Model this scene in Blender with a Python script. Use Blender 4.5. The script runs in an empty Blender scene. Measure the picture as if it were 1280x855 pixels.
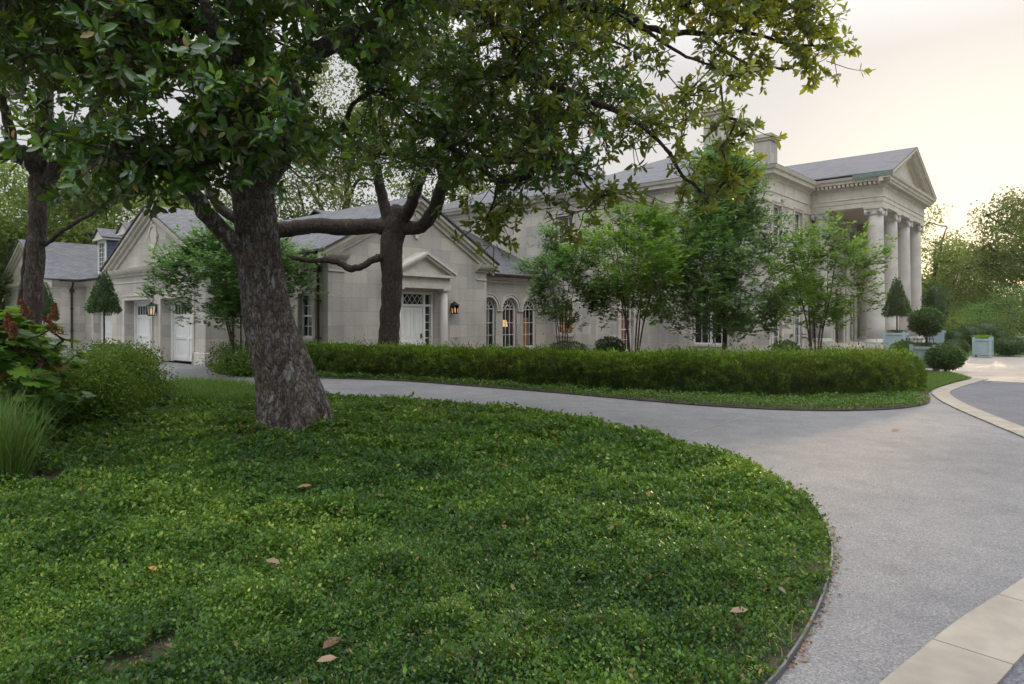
import bpy, math, random
import numpy as np
from mathutils import Vector, Matrix
R = math.radians
rng = np.random.default_rng(7)
random.seed(7)
S = bpy.context.scene
COL = S.collection

# ------------------------------------------------------------------ camera, world, sun, exposure
F_ = 853.3; EYE = 1.6; HY = 400.0; CX = 640.0
cam = bpy.data.cameras.new('camera'); cam.lens = 24.0; cam.sensor_width = 36.0
cam.shift_y = -(427.5 - HY) / 1280.0
cam.clip_start = 0.1; cam.clip_end = 2000
co = bpy.data.objects.new('camera', cam); COL.objects.link(co)
co.location = (0, 0, EYE); co.rotation_euler = (R(90), 0, 0)
S.camera = co
SUN_AZ, SUN_EL = 35.0, 8.5          # degrees right of the view, above the horizon
w = bpy.data.worlds.new('World'); S.world = w; w.use_nodes = True
wn = w.node_tree; wn.nodes.clear()
sky = wn.nodes.new('ShaderNodeTexSky'); sky.sky_type = 'NISHITA'; sky.sun_disc = False
sky.sun_elevation = R(SUN_EL); sky.sun_rotation = R(SUN_AZ); sky.air_density = 1.0; sky.dust_density = 2.0
mul = wn.nodes.new('ShaderNodeMix'); mul.data_type = 'RGBA'; mul.blend_type = 'MIX'
mul.inputs['Factor'].default_value = 0.935
mul.inputs['B'].default_value = (7.4, 7.3, 7.35, 1)      # thin high cloud veil over the clear sky
bg = wn.nodes.new('ShaderNodeBackground'); bg.inputs['Strength'].default_value = 0.12
wo = wn.nodes.new('ShaderNodeOutputWorld')
# veil shaped like an overcast sky, raised overhead above the view to add light
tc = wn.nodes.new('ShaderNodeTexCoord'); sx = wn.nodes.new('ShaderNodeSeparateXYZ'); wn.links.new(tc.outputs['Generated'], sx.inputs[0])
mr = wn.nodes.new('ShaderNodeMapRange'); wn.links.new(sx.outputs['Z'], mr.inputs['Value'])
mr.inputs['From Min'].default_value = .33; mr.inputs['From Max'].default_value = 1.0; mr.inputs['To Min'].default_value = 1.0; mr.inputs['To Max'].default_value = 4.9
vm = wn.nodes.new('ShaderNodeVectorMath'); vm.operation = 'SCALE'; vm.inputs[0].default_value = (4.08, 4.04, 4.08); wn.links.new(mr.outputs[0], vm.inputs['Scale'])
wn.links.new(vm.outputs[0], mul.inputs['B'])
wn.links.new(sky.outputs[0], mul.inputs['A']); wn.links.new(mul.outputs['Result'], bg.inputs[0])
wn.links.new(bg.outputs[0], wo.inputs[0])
sl = bpy.data.lights.new('sun', 'SUN'); sl.energy = 2.6; sl.angle = R(1.5); sl.color = (1.0, 0.72, 0.42)
so = bpy.data.objects.new('sun', sl); COL.objects.link(so)
sd = Vector((math.sin(R(SUN_AZ)) * math.cos(R(SUN_EL)), math.cos(R(SUN_AZ)) * math.cos(R(SUN_EL)), math.sin(R(SUN_EL))))
so.rotation_euler = sd.to_track_quat('Z', 'Y').to_euler(); so.location = (20, 30, 20)
S.view_settings.view_transform = 'Standard'; S.view_settings.look = 'None'
S.view_settings.exposure = 0.55; S.view_settings.gamma = 1.0
S.render.engine = 'CYCLES'
S.cycles.use_denoising = True
S.cycles.max_bounces = 7; S.cycles.diffuse_bounces = 3; S.cycles.glossy_bounces = 3
S.cycles.transmission_bounces = 5; S.cycles.transparent_max_bounces = 8
S.cycles.sample_clamp_indirect = 6.0
S.cycles.caustics_reflective = False; S.cycles.caustics_refractive = False

# ------------------------------------------------------------------ measuring helpers
def V(px, py, d):
    return Vector(((px - CX) / F_ * d, d, EYE + (HY - py) / F_ * d))
def gp(px, py, h=0.0):
    d = (EYE - h) * F_ / (py - HY)
    return ((px - CX) / F_ * d, d)
def vnoise(x, y, s=1.0, seed=0):
    x = np.asarray(x, float) / s + seed * 17.31; y = np.asarray(y, float) / s + seed * 9.17
    xi = np.floor(x).astype(np.int64); yi = np.floor(y).astype(np.int64); fx = x - xi; fy = y - yi
    def h(a, b):
        v = np.sin(a * 127.1 + b * 311.7 + seed * 3.3) * 43758.5453
        return v - np.floor(v)
    fx = fx * fx * (3 - 2 * fx); fy = fy * fy * (3 - 2 * fy)
    return (h(xi, yi) * (1 - fx) + h(xi + 1, yi) * fx) * (1 - fy) + (h(xi, yi + 1) * (1 - fx) + h(xi + 1, yi + 1) * fx) * fy
def in_poly(x, y, poly):
    x = np.asarray(x); y = np.asarray(y); r = np.zeros(x.shape, bool); n = len(poly)
    for i in range(n):
        x0, y0 = poly[i]; x1, y1 = poly[(i + 1) % n]
        c = ((y0 > y) != (y1 > y)) & (x < (x1 - x0) * (y - y0) / ((y1 - y0) + 1e-12) + x0)
        r ^= c
    return r
def smooth(pts, n=6, closed=False):
    P = [Vector(p) for p in pts]; out = []; m = len(P)
    for i in range(m if closed else m - 1):
        if closed: a, b, c, d = P[i - 1], P[i], P[(i + 1) % m], P[(i + 2) % m]
        else: a, b, c, d = P[max(i - 1, 0)], P[i], P[i + 1], P[min(i + 2, m - 1)]
        for k in range(n):
            t = k / n
            out.append(0.5 * ((2 * b) + (c - a) * t + (2 * a - 5 * b + 4 * c - d) * t * t + (3 * b - a - 3 * c + d) * t ** 3))
    if not closed: out.append(P[-1])
    return out

# ------------------------------------------------------------------ object helpers
def tag(o, label=None, cat=None, group=None, kind=None):
    if label: o['label'] = label
    if cat: o['category'] = cat
    if group: o['group'] = group
    if kind: o['kind'] = kind
    return o
def empty(name, loc=(0, 0, 0), rz=0.0, label=None, cat=None, group=None):
    o = bpy.data.objects.new(name, None); COL.objects.link(o); o.empty_display_size = 0.2
    o.location = loc; o.rotation_euler = (0, 0, rz)
    return tag(o, label, cat, group)
class MB:
    def __init__(s): s.v = []; s.f = []; s.sm = []
    def add(s, vs, fs, smooth=False):
        b = len(s.v); s.v += [tuple(p) for p in vs]
        for f in fs: s.f.append(tuple(b + i for i in f)); s.sm.append(smooth)
        return s
    def box(s, a, b, M=None):
        x0, y0, z0 = a; x1, y1, z1 = b
        if x0 > x1: x0, x1 = x1, x0
        if y0 > y1: y0, y1 = y1, y0
        vs = [(x, y, z) for x in (x0, x1) for y in (y0, y1) for z in (z0, z1)]
        if M: vs = [M @ Vector(v) for v in vs]
        return s.add(vs, [(0, 1, 3, 2), (4, 6, 7, 5), (0, 4, 5, 1), (2, 3, 7, 6), (0, 2, 6, 4), (1, 5, 7, 3)])
    def prism(s, poly, dz):                      # top polygon (3D points), extruded by vector dz
        n = len(poly); P = [Vector(p) for p in poly]; D = Vector(dz)
        vs = P + [p + D for p in P]
        return s.add(vs, [tuple(range(n)), tuple(range(2 * n - 1, n - 1, -1))] + [(i, n + i, n + (i + 1) % n, (i + 1) % n) for i in range(n)])
    def lathe(s, prof, c=(0, 0, 0), n=16, smooth=True, fl=None):
        vs = []; fs = []
        for (r, z) in prof:
            for k in range(n):
                a = 2 * math.pi * k / n; rr = r * (fl(a) if fl else 1)
                vs.append((c[0] + rr * math.cos(a), c[1] + rr * math.sin(a), c[2] + z))
        for i in range(len(prof) - 1):
            for k in range(n):
                fs.append((i * n + k, i * n + (k + 1) % n, (i + 1) * n + (k + 1) % n, (i + 1) * n + k))
        fs.append(tuple(range(n - 1, -1, -1))); fs.append(tuple((len(prof) - 1) * n + k for k in range(n)))
        return s.add(vs, fs, smooth)
    def tube(s, pts, rad, n=8, wob=0.0):
        P = [Vector(p) for p in pts]; m = len(P); vs = []; fs = []
        if not hasattr(rad, '__len__'): rad = [rad] * m
        ref = Vector((0.13, 0.97, 0.2))
        for i in range(m):
            t = (P[min(i + 1, m - 1)] - P[max(i - 1, 0)]).normalized()
            if abs(t.dot(ref)) > 0.95: ref = Vector((0.9, 0.1, 0.4))
            a = (ref - t * ref.dot(t)).normalized(); b = t.cross(a)
            ref = a
            for k in range(n):
                an = 2 * math.pi * k / n; r = rad[i] * (1 + wob * (random.random() - .5))
                vs.append(P[i] + (a * math.cos(an) + b * math.sin(an)) * r)
        for i in range(m - 1):
            for k in range(n):
                fs.append((i * n + k, i * n + (k + 1) % n, (i + 1) * n + (k + 1) % n, (i + 1) * n + k))
        fs.append(tuple(range(n))[::-1]); fs.append(tuple((m - 1) * n + k for k in range(n)))
        return s.add(vs, fs, True)
    def build(s, name, mat, parent=None):
        me = bpy.data.meshes.new(name); me.from_pydata(s.v, [], s.f); me.update()
        me.polygons.foreach_set('use_smooth', s.sm)
        uv = me.uv_layers.new(name='UVMap')      # metric box projection
        nl = len(me.loops); V_ = np.array(s.v, float).reshape(-1, 3)
        lv = np.zeros(nl, np.int32); me.loops.foreach_get('vertex_index', lv)
        nf = len(me.polygons); nn = np.zeros(nf * 3); me.polygons.foreach_get('normal', nn); nn = nn.reshape(-1, 3)
        lt = np.zeros(nf, np.int32); me.polygons.foreach_get('loop_total', lt); pn = np.repeat(nn, lt, axis=0)
        t = np.stack([-pn[:, 1], pn[:, 0], np.zeros(nl)], 1); ln = np.linalg.norm(t, axis=1)
        t[ln < 1e-3] = (1, 0, 0); t /= np.maximum(np.linalg.norm(t, axis=1), 1e-6)[:, None]
        b = np.cross(pn, t); P = V_[lv]
        uv.data.foreach_set('uv', np.stack([(P * t).sum(1), (P * b).sum(1)], 1).ravel())
        if mat: me.materials.append(mat)
        o = bpy.data.objects.new(name, me); COL.objects.link(o)
        if parent: o.parent = parent
        return o

TQ = (np.array([[0, 0, 0], [.5, .5, .05], [1, 0, -.08], [.5, -.5, .05]]), [(0, 1, 2), (0, 2, 3)])
TF = (np.array([[0, 0, 0], [.3, .42, .05], [.68, .46, .02], [1, 0, -.06], [.68, -.46, .02], [.3, -.42, .05], [.33, 0, -.02], [.7, 0, -.06]]),
      [(0, 1, 6), (1, 2, 7), (1, 7, 6), (2, 3, 7), (0, 6, 5), (6, 7, 4), (6, 4, 5), (7, 3, 4)])
_lob = [(0, 0), (.02, .2), (-.05, .42), (.16, .36), (.3, .3), (.36, .55), (.5, .66), (.6, .45), (.62, .26), (.78, .33), (.84, .2), (1, 0)]
_lp = _lob + [(a, -b) for a, b in _lob[-2:0:-1]]
TL = (np.array([[a, b, -.12 * a * a - .08 * abs(b) * (1 if i % 2 else .4)] for i, (a, b) in enumerate(_lp)] + [[.4, 0, -.05]]),
      [(i, (i + 1) % len(_lp), len(_lp)) for i in range(len(_lp))])
TB = (np.array([[0, -.5, 0], [0, .5, 0], [.4, .42, .0], [.4, -.42, 0], [.75, .3, -.12], [.75, -.3, -.12], [1, 0, -.3]]),
      [(0, 1, 2), (0, 2, 3), (3, 2, 4), (3, 4, 5), (5, 4, 6)])
def unit(a): return a / np.maximum(np.linalg.norm(a, axis=1), 1e-9)[:, None]
def leaves(name, mat, parent, base, dirv, up, L, W, tint, tmpl=TQ, age=None, extra=None):
    base = np.asarray(base, float); N = len(base); T, Fc = tmpl
    d = unit(np.asarray(dirv, float)); up = np.asarray(up, float); sdv = unit(np.cross(up, d)); nr = np.cross(d, sdv)
    L = np.broadcast_to(L, N); W = np.broadcast_to(W, N)
    P = (base[:, None] + d[:, None] * (T[None, :, 0, None] * L[:, None, None]) + sdv[:, None] * (T[None, :, 1, None] * W[:, None, None])
         + nr[:, None] * (T[None, :, 2, None] * L[:, None, None]))
    k = T.shape[0]; P = P.reshape(-1, 3)
    Fa = np.array(Fc, np.int64); I = (np.arange(N)[:, None, None] * k + Fa[None]).reshape(-1, 3)[:, ::-1]
    tn = np.repeat(np.clip(tint, 0, 1), k); ag = np.repeat(age if age is not None else np.zeros(N), k)
    if extra is not None:                        # added solid core; near-black tint paints the shade inside the foliage
        ev, ef = extra; I = np.concatenate([I, np.array(ef) + len(P)]); P = np.concatenate([P, np.array(ev)])
        tn = np.concatenate([tn, np.full(len(ev), .02)]); ag = np.concatenate([ag, np.zeros(len(ev))])
    me = bpy.data.meshes.new(name); me.vertices.add(len(P)); me.vertices.foreach_set('co', P.ravel().astype(np.float32))
    me.loops.add(I.size); me.loops.foreach_set('vertex_index', I.ravel().astype(np.int32))
    me.polygons.add(len(I)); me.polygons.foreach_set('loop_start', np.arange(0, I.size, 3, dtype=np.int32))
    me.polygons.foreach_set('loop_total', np.full(len(I), 3, np.int32))
    a = me.attributes.new('tint', 'FLOAT', 'POINT'); a.data.foreach_set('value', tn.astype(np.float32))
    a = me.attributes.new('age', 'FLOAT', 'POINT'); a.data.foreach_set('value', ag.astype(np.float32))
    me.update(calc_edges=True); me.materials.append(mat)
    o = bpy.data.objects.new(name, me); COL.objects.link(o)
    if parent: o.parent = parent
    return o
def rdir(n, zb=0.0):
    a = rng.normal(size=(n, 3)); a = unit(a); a[:, 2] += zb; return unit(a)

# ------------------------------------------------------------------ materials
def mat(name):
    m = bpy.data.materials.new(name); m.use_nodes = True; nt = m.node_tree
    return m, nt, nt.nodes['Principled BSDF'], nt.nodes['Material Output']
def N(nt, t, **k):
    n = nt.nodes.new(t)
    for a, b in k.items():
        if a in n.inputs.keys() if isinstance(a, str) else False: n.inputs[a].default_value = b
        else: setattr(n, a, b)
    return n
def ramp(nt, fac, stops):
    r = nt.nodes.new('ShaderNodeValToRGB'); e = r.color_ramp.elements
    while len(e) < len(stops): e.new(0.5)
    for i, (p, c) in enumerate(stops): e[i].position = p; e[i].color = (*c, 1)
    nt.links.new(fac, r.inputs[0]); return r.outputs[0]
def mixc(nt, a, b, f, mode='MIX'):
    m = nt.nodes.new('ShaderNodeMix'); m.data_type = 'RGBA'; m.blend_type = mode
    for s, v in (('A', a), ('B', b), ('Factor', f)):
        if isinstance(v, (tuple, list)): m.inputs[s].default_value = (*v, 1) if s != 'Factor' else v
        elif isinstance(v, (int, float)): m.inputs[s].default_value = v
        else: nt.links.new(v, m.inputs[s])
    return m.outputs['Result']
def noise(nt, vec, scale, detail=4, rough=.55):
    n = nt.nodes.new('ShaderNodeTexNoise'); n.inputs['Scale'].default_value = scale; n.inputs['Detail'].default_value = detail
    n.inputs['Roughness'].default_value = rough
    if vec is not None: nt.links.new(vec, n.inputs['Vector'])
    return n.outputs['Fac']
def bump(nt, bs, h, st, dist=.02):
    b = nt.nodes.new('ShaderNodeBump'); b.inputs['Strength'].default_value = st; b.inputs['Distance'].default_value = dist
    nt.links.new(h, b.inputs['Height']); nt.links.new(b.outputs[0], bs.inputs['Normal'])
def coord(nt, which='Object', scale=None):
    t = nt.nodes.new('ShaderNodeTexCoord'); o = t.outputs[which]
    if scale:
        m = nt.nodes.new('ShaderNodeMapping'); m.inputs['Scale'].default_value = scale; nt.links.new(o, m.inputs[0]); o = m.outputs[0]
    return o
def simple(name, col, rough=.5, metal=0, nz=0.0, ns=8.0, bs_=0.0, emit=None, es=0):
    m, nt, b, o = mat(name); b.inputs['Roughness'].default_value = rough; b.inputs['Metallic'].default_value = metal
    b.inputs['Base Color'].default_value = (*col, 1)
    if nz:
        f = noise(nt, coord(nt), ns, 5); c = ramp(nt, f, [(.3, tuple(x * (1 - nz) for x in col)), (.7, tuple(min(1, x * (1 + nz)) for x in col))])
        nt.links.new(c, b.inputs['Base Color'])
        if bs_: bump(nt, b, f, bs_)
    if emit: b.inputs['Emission Color'].default_value = (*emit, 1); b.inputs['Emission Strength'].default_value = es
    return m
def brick_mat(name, c1, c2, mortar, bw, bh, ms, rough, var=.5, off=.5, bst=.25, streak=True, ms2=.1):
    m, nt, b, o = mat(name); uv = coord(nt, 'UV')
    br = nt.nodes.new('ShaderNodeTexBrick'); br.offset = off; nt.links.new(uv, br.inputs['Vector'])
    br.inputs['Color1'].default_value = (*c1, 1); br.inputs['Color2'].default_value = (*c2, 1); br.inputs['Mortar'].default_value = (*mortar, 1)
    br.inputs['Scale'].default_value = 1; br.inputs['Mortar Size'].default_value = ms; br.inputs['Mortar Smooth'].default_value = ms2
    br.inputs['Brick Width'].default_value = bw; br.inputs['Row Height'].default_value = bh; br.inputs['Bias'].default_value = 0
    f = noise(nt, coord(nt), .7, 5); f2 = noise(nt, coord(nt), 14, 4)
    c = mixc(nt, br.outputs['Color'], ramp(nt, f, [(.3, (.72, .72, .76)), (.7, (1.12, 1.1, 1.04))]), var, 'MULTIPLY')
    c = mixc(nt, c, ramp(nt, f2, [(.3, (.85, .85, .85)), (.7, (1.1, 1.1, 1.1))]), .6, 'MULTIPLY')
    if streak:
        st = noise(nt, coord(nt, 'Object', (3, 3, .25)), 1.2, 4); c = mixc(nt, c, ramp(nt, st, [(.4, (.8, .79, .76)), (.6, (1, 1, 1))]), .5, 'MULTIPLY')
    nt.links.new(c, b.inputs['Base Color']); b.inputs['Roughness'].default_value = rough
    ad = nt.nodes.new('ShaderNodeMath'); ad.operation = 'MULTIPLY_ADD'; nt.links.new(f2, ad.inputs[0]); ad.inputs[1].default_value = .3
    iv = nt.nodes.new('ShaderNodeMath'); iv.operation = 'SUBTRACT'; iv.inputs[0].default_value = 1; nt.links.new(br.outputs['Fac'], iv.inputs[1])
    nt.links.new(iv.outputs[0], ad.inputs[2]); bump(nt, b, ad.outputs[0], bst)
    return m
M = {}
M['stone'] = brick_mat('limestone_ashlar', (.57, .54, .485), (.40, .395, .375), (.33, .31, .28), .95, .47, .005, .85, .6)
M['trim'] = simple('limestone_trim', (.54, .51, .455), .8, nz=.14, ns=3.0, bs_=.1)
M['column'] = simple('column_stone', (.50, .485, .46), .75, nz=.12, ns=2.0, bs_=.1)
M['slate'] = brick_mat('slate_roof', (.115, .122, .15), (.055, .06, .076), (.03, .03, .035), .30, .17, .016, .6, .5, bst=.6, streak=False, ms2=.3)
M['slateblue'] = brick_mat('blue_slate_cheek', (.11, .14, .21), (.08, .10, .16), (.03, .035, .05), .35, .2, .01, .5, .4, bst=.4, streak=False)
M['paint'] = simple('white_paint', (.72, .74, .74), .4, nz=.05, ns=2)
M['doorpaint'] = simple('pale_door_paint', (.74, .765, .75), .35, nz=.04, ns=2)
M['planter'] = simple('pale_blue_grey_paint', (.31, .40, .435), .45, nz=.08, ns=4)
M['copper'] = simple('brown_copper', (.055, .035, .028), .45, .6, nz=.3, ns=6)
M['verdigris'] = simple('verdigris_copper', (.12, .19, .175), .6, nz=.2, ns=5)
M['iron'] = simple('black_iron', (.015, .014, .013), .4, .5)
M['brickred'] = simple('terracotta', (.35, .14, .07), .8, nz=.2)
M['ceil'] = simple('porch_ceiling', (.50, .45, .38), .8)
M['room'] = simple('room_dark', (.07, .055, .05), .9)
M['curtain'] = simple('glowing_orange_curtain', (.42, .19, .07), .9, nz=.5, ns=7, emit=(1, .42, .14), es=.08)  # curtain emits a little: lamplight in the room is put into the cloth
M['shade'] = simple('lamp_shade', (.9, .7, .4), .8, emit=(1.0, .62, .28), es=.8)
M['flame'] = simple('lamp_glow', (.9, .6, .3), .6, emit=(1.0, .45, .14), es=.8)
# glass: reflective sheet one can see through
m, nt, b, o = mat('window_glass'); nt.nodes.remove(b)
gl = nt.nodes.new('ShaderNodeBsdfGlossy'); gl.inputs['Roughness'].default_value = .03; gl.inputs['Color'].default_value = (.9, .9, .9, 1)
tr = nt.nodes.new('ShaderNodeBsdfTransparent'); tr.inputs[0].default_value = (.8, .83, .82, 1)
fr = nt.nodes.new('ShaderNodeFresnel'); fr.inputs[0].default_value = 1.7; mx = nt.nodes.new('ShaderNodeMixShader')
nt.links.new(fr.outputs[0], mx.inputs[0]); nt.links.new(tr.outputs[0], mx.inputs[1]); nt.links.new(gl.outputs[0], mx.inputs[2]); nt.links.new(mx.outputs[0], o.inputs[0])
M['glass'] = m
def ground_mat(name, stops, scales, rough=.9, bst=.4, var=None, dist=.01, vor=None):
    m, nt, b, o = mat(name); c0 = coord(nt)
    f = noise(nt, c0, scales[0], 6); c = ramp(nt, f, stops)
    if vor:
        vn = nt.nodes.new('ShaderNodeTexVoronoi'); vn.inputs['Scale'].default_value = vor[0]; nt.links.new(c0, vn.inputs['Vector'])
        sp = nt.nodes.new('ShaderNodeSeparateColor'); nt.links.new(vn.outputs['Color'], sp.inputs[0])
        c = mixc(nt, c, ramp(nt, sp.outputs[0], vor[1]), vor[2], 'MULTIPLY')
    f2 = noise(nt, c0, scales[1], 5); c = mixc(nt, c, ramp(nt, f2, [(.3, (.78, .78, .80)), (.7, (1.12, 1.1, 1.06))]), .9, 'MULTIPLY')
    f3 = noise(nt, coord(nt, 'Object', (1, .35, 1)), 1.1, 6, .7); c = mixc(nt, c, ramp(nt, f3, [(.30, (.72, .72, .73)), (.42, (1, 1, 1))]), .7, 'MULTIPLY')
    nt.links.new(c, b.inputs['Base Color']); b.inputs['Roughness'].default_value = rough; bump(nt, b, f if not vor else vn.outputs['Distance'], bst, dist)
    return m
agg = [(0, (.42, .42, .44)), (.25, (.75, .74, .74)), (.5, (.95, .93, .9)), (.75, (1.15, 1.13, 1.08)), (1, (1.7, 1.68, 1.6))]
M['drive'] = ground_mat('exposed_aggregate', [(.35, (.145, .152, .168)), (.65, (.18, .187, .20))], (3, .45), .85, .3, vor=(120, agg, .7), dist=.004)
M['court'] = ground_mat('grey_court_aggregate', [(.35, (.095, .10, .125)), (.65, (.12, .125, .15))], (3, .6), .9, .3, vor=(110, agg, .7), dist=.004)
M['border'] = ground_mat('cream_border_stone', [(.3, (.21, .195, .17)), (.7, (.29, .27, .235))], (5, 1.3), .8, .15)
M['pavers'] = brick_mat('beige_court_pavers', (.33, .30, .26), (.26, .24, .21), (.13, .12, .11), 1.1, .6, .01, .42, .5, bst=.08, streak=False)
M['soil'] = ground_mat('soil', [(.3, (.035, .024, .02)), (.7, (.09, .06, .05))], (14, 2), .95, .9, dist=.03)
M['bedsoil'] = ground_mat('bed_soil', [(.35, (.03, .028, .018)), (.7, (.07, .055, .04))], (14, 2), .95, .9, dist=.03)
M['lawn'] = ground_mat('lawn_green', [(.3, (.05, .09, .02)), (.7, (.08, .13, .03))], (20, 2), .9, .8, dist=.02)
M['edging'] = simple('steel_edging', (.10, .11, .12), .5, .3)

def leaf_mat(name, stops, trans, tf=.35, rough=.4, back=None, aged=None, spec=.5):
    m, nt, b, o = mat(name)
    a = nt.nodes.new('ShaderNodeAttribute'); a.attribute_name = 'tint'; c = ramp(nt, a.outputs['Fac'], stops)
    if aged:
        g = nt.nodes.new('ShaderNodeAttribute'); g.attribute_name = 'age'; c = mixc(nt, c, aged, g.outputs['Fac'])
    cb = c
    if back:
        ge = nt.nodes.new('ShaderNodeNewGeometry'); cb = mixc(nt, c, back, ge.outputs['Backfacing'])
    nt.links.new(cb, b.inputs['Base Color']); b.inputs['Roughness'].default_value = rough; b.inputs['Specular IOR Level'].default_value = spec
    t = nt.nodes.new('ShaderNodeBsdfTranslucent'); tc = mixc(nt, c, trans, .6); nt.links.new(tc, t.inputs[0])
    mx = nt.nodes.new('ShaderNodeMixShader'); mx.inputs[0].default_value = tf
    nt.links.new(b.outputs[0], mx.inputs[1]); nt.links.new(t.outputs[0], mx.inputs[2]); nt.links.new(mx.outputs[0], o.inputs[0])
    return m
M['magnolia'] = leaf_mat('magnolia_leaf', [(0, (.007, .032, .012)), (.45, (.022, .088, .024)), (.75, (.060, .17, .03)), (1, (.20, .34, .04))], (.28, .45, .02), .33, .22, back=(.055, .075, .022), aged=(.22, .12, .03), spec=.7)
M['magnolia_lit'] = leaf_mat('magnolia_leaf_backlit_tint', [(0, (.020, .050, .012)), (.5, (.05, .10, .016)), (.85, (.12, .19, .022)), (1, (.26, .32, .03))], (.46, .52, .03), .48, .3, back=(.12, .15, .03), aged=(.25, .14, .03), spec=.6)  # yellower copy of the magnolia leaf; backlight of the low sun put into colour
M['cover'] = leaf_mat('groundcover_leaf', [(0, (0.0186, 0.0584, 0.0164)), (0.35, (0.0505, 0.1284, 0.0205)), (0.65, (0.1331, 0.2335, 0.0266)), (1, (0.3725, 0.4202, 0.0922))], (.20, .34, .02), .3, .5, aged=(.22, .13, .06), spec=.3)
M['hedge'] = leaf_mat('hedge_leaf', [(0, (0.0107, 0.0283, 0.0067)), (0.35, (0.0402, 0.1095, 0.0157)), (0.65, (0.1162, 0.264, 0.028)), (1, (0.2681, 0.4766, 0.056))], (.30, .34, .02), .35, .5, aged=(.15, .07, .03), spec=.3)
M['box'] = leaf_mat('boxwood_leaf', [(0, (0.0189, 0.0513, 0.0135)), (0.5, (0.0405, 0.1013, 0.0189)), (1, (0.135, 0.216, 0.0405))], (.1, .17, .02), .25, .45)
M['myrtle'] = leaf_mat('crape_myrtle_leaf', [(0, (0.0418, 0.1155, 0.0154)), (0.5, (0.0784, 0.1963, 0.0231)), (1, (0.1777, 0.3234, 0.0385))], (.25, .40, .04), .42, .45)
M['myrtle_dark'] = leaf_mat('young_tree_leaf', [(0, (0.0333, 0.0998, 0.0245)), (0.5, (0.0712, 0.1733, 0.0385)), (1, (0.152, 0.2835, 0.056))], (.2, .36, .08), .45, .45)
M['oak'] = leaf_mat('oak_leaf', [(0, (0.0264, 0.054, 0.012)), (0.5, (0.054, 0.102, 0.018)), (1, (0.132, 0.192, 0.036))], (.20, .26, .03), .4, .5)
M['oak_light'] = leaf_mat('light_oak_leaf', [(0, (.06, .11, .02)), (.5, (.11, .18, .03)), (1, (.22, .30, .06))], (.30, .40, .05), .45, .5)
M['hydr'] = leaf_mat('hydrangea_leaf', [(0, (0.0345, 0.115, 0.0184)), (0.5, (0.092, 0.23, 0.0287)), (1, (0.276, 0.46, 0.0575))], (.3, .45, .04), .4, .45, aged=(.2, .06, .02))
M['petal'] = leaf_mat('dried_hydrangea_floret', [(0, (.10, .035, .022)), (.5, (.20, .07, .035)), (1, (.28, .15, .06))], (.3, .12, .05), .3, .7)
M['blade'] = leaf_mat('grass_blade', [(0, (0.0345, 0.092, 0.0172)), (0.5, (0.0805, 0.1725, 0.0287)), (1, (0.184, 0.299, 0.069))], (.2, .3, .03), .35, .45, aged=(.28, .22, .1))
M['deadleaf'] = leaf_mat('dead_leaf', [(0, (.10, .045, .025)), (.5, (.25, .17, .12)), (1, (.5, .2, .03))], (.3, .15, .03), .2, .6)
def bark(name, c, sc, zs=.25, bst=1.0, lich=None):
    m, nt, b, o = mat(name); v0 = coord(nt, 'Object', (1, 1, zs))
    wn_ = nt.nodes.new('ShaderNodeTexNoise'); wn_.inputs['Scale'].default_value = sc * .8; wn_.inputs['Detail'].default_value = 3; nt.links.new(v0, wn_.inputs['Vector'])
    wa = nt.nodes.new('ShaderNodeVectorMath'); wa.operation = 'MULTIPLY_ADD'; nt.links.new(wn_.outputs['Color'], wa.inputs[0]); wa.inputs[1].default_value = (.10, .10, .10); nt.links.new(v0, wa.inputs[2]); v = wa.outputs[0]
    vn = nt.nodes.new('ShaderNodeTexVoronoi'); vn.feature = 'DISTANCE_TO_EDGE'; vn.inputs['Scale'].default_value = sc; nt.links.new(v, vn.inputs['Vector'])
    vc = nt.nodes.new('ShaderNodeTexVoronoi'); vc.inputs['Scale'].default_value = sc; nt.links.new(v, vc.inputs['Vector']); sp = nt.nodes.new('ShaderNodeSeparateColor'); nt.links.new(vc.outputs['Color'], sp.inputs[0])
    f = noise(nt, v, sc * 1.6, 8, .7); f2 = noise(nt, coord(nt), 1.6, 5)
    cc = ramp(nt, f, [(.36, tuple(x * .45 for x in c)), (.5, c), (.64, tuple(min(1, x * 1.7) for x in c))])
    cc = mixc(nt, cc, ramp(nt, sp.outputs[0], [(0, (.6, .6, .62)), (1, (1.25, 1.22, 1.18))]), .9, 'MULTIPLY')
    cc = mixc(nt, cc, ramp(nt, f2, [(.35, (.62, .58, .56)), (.65, (1.25, 1.22, 1.18))]), .9, 'MULTIPLY')
    if lich:
        f3 = noise(nt, coord(nt, 'Object', (1, 1, .6)), 11, 8, .75); k = ramp(nt, f3, [(.49, (0, 0, 0)), (.58, (.85, .85, .85))])
        f4 = noise(nt, coord(nt), 2.1, 3); k = mixc(nt, k, ramp(nt, f4, [(.40, (.12, .12, .12)), (.6, (1, 1, 1))]), 1, 'MULTIPLY'); cc = mixc(nt, cc, lich, k)
    cc = mixc(nt, cc, ramp(nt, vn.outputs['Distance'], [(0, (.22, .2, .19)), (.10, (1, 1, 1))]), .9, 'MULTIPLY')
    nt.links.new(cc, b.inputs['Base Color']); b.inputs['Roughness'].default_value = .9
    e_ = nt.nodes.new('ShaderNodeMath'); e_.operation = 'MINIMUM'; nt.links.new(vn.outputs['Distance'], e_.inputs[0]); e_.inputs[1].default_value = .22
    ad = nt.nodes.new('ShaderNodeMath'); ad.operation = 'MULTIPLY_ADD'; nt.links.new(e_.outputs[0], ad.inputs[0]); ad.inputs[1].default_value = 3.0
    nt.links.new(f, ad.inputs[2]); bump(nt, b, ad.outputs[0], bst, .03)
    return m
M['bark1'] = bark('old_magnolia_bark', (.125, .108, .095), 17, .42, 1.0, lich=(.34, .335, .36))
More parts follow.
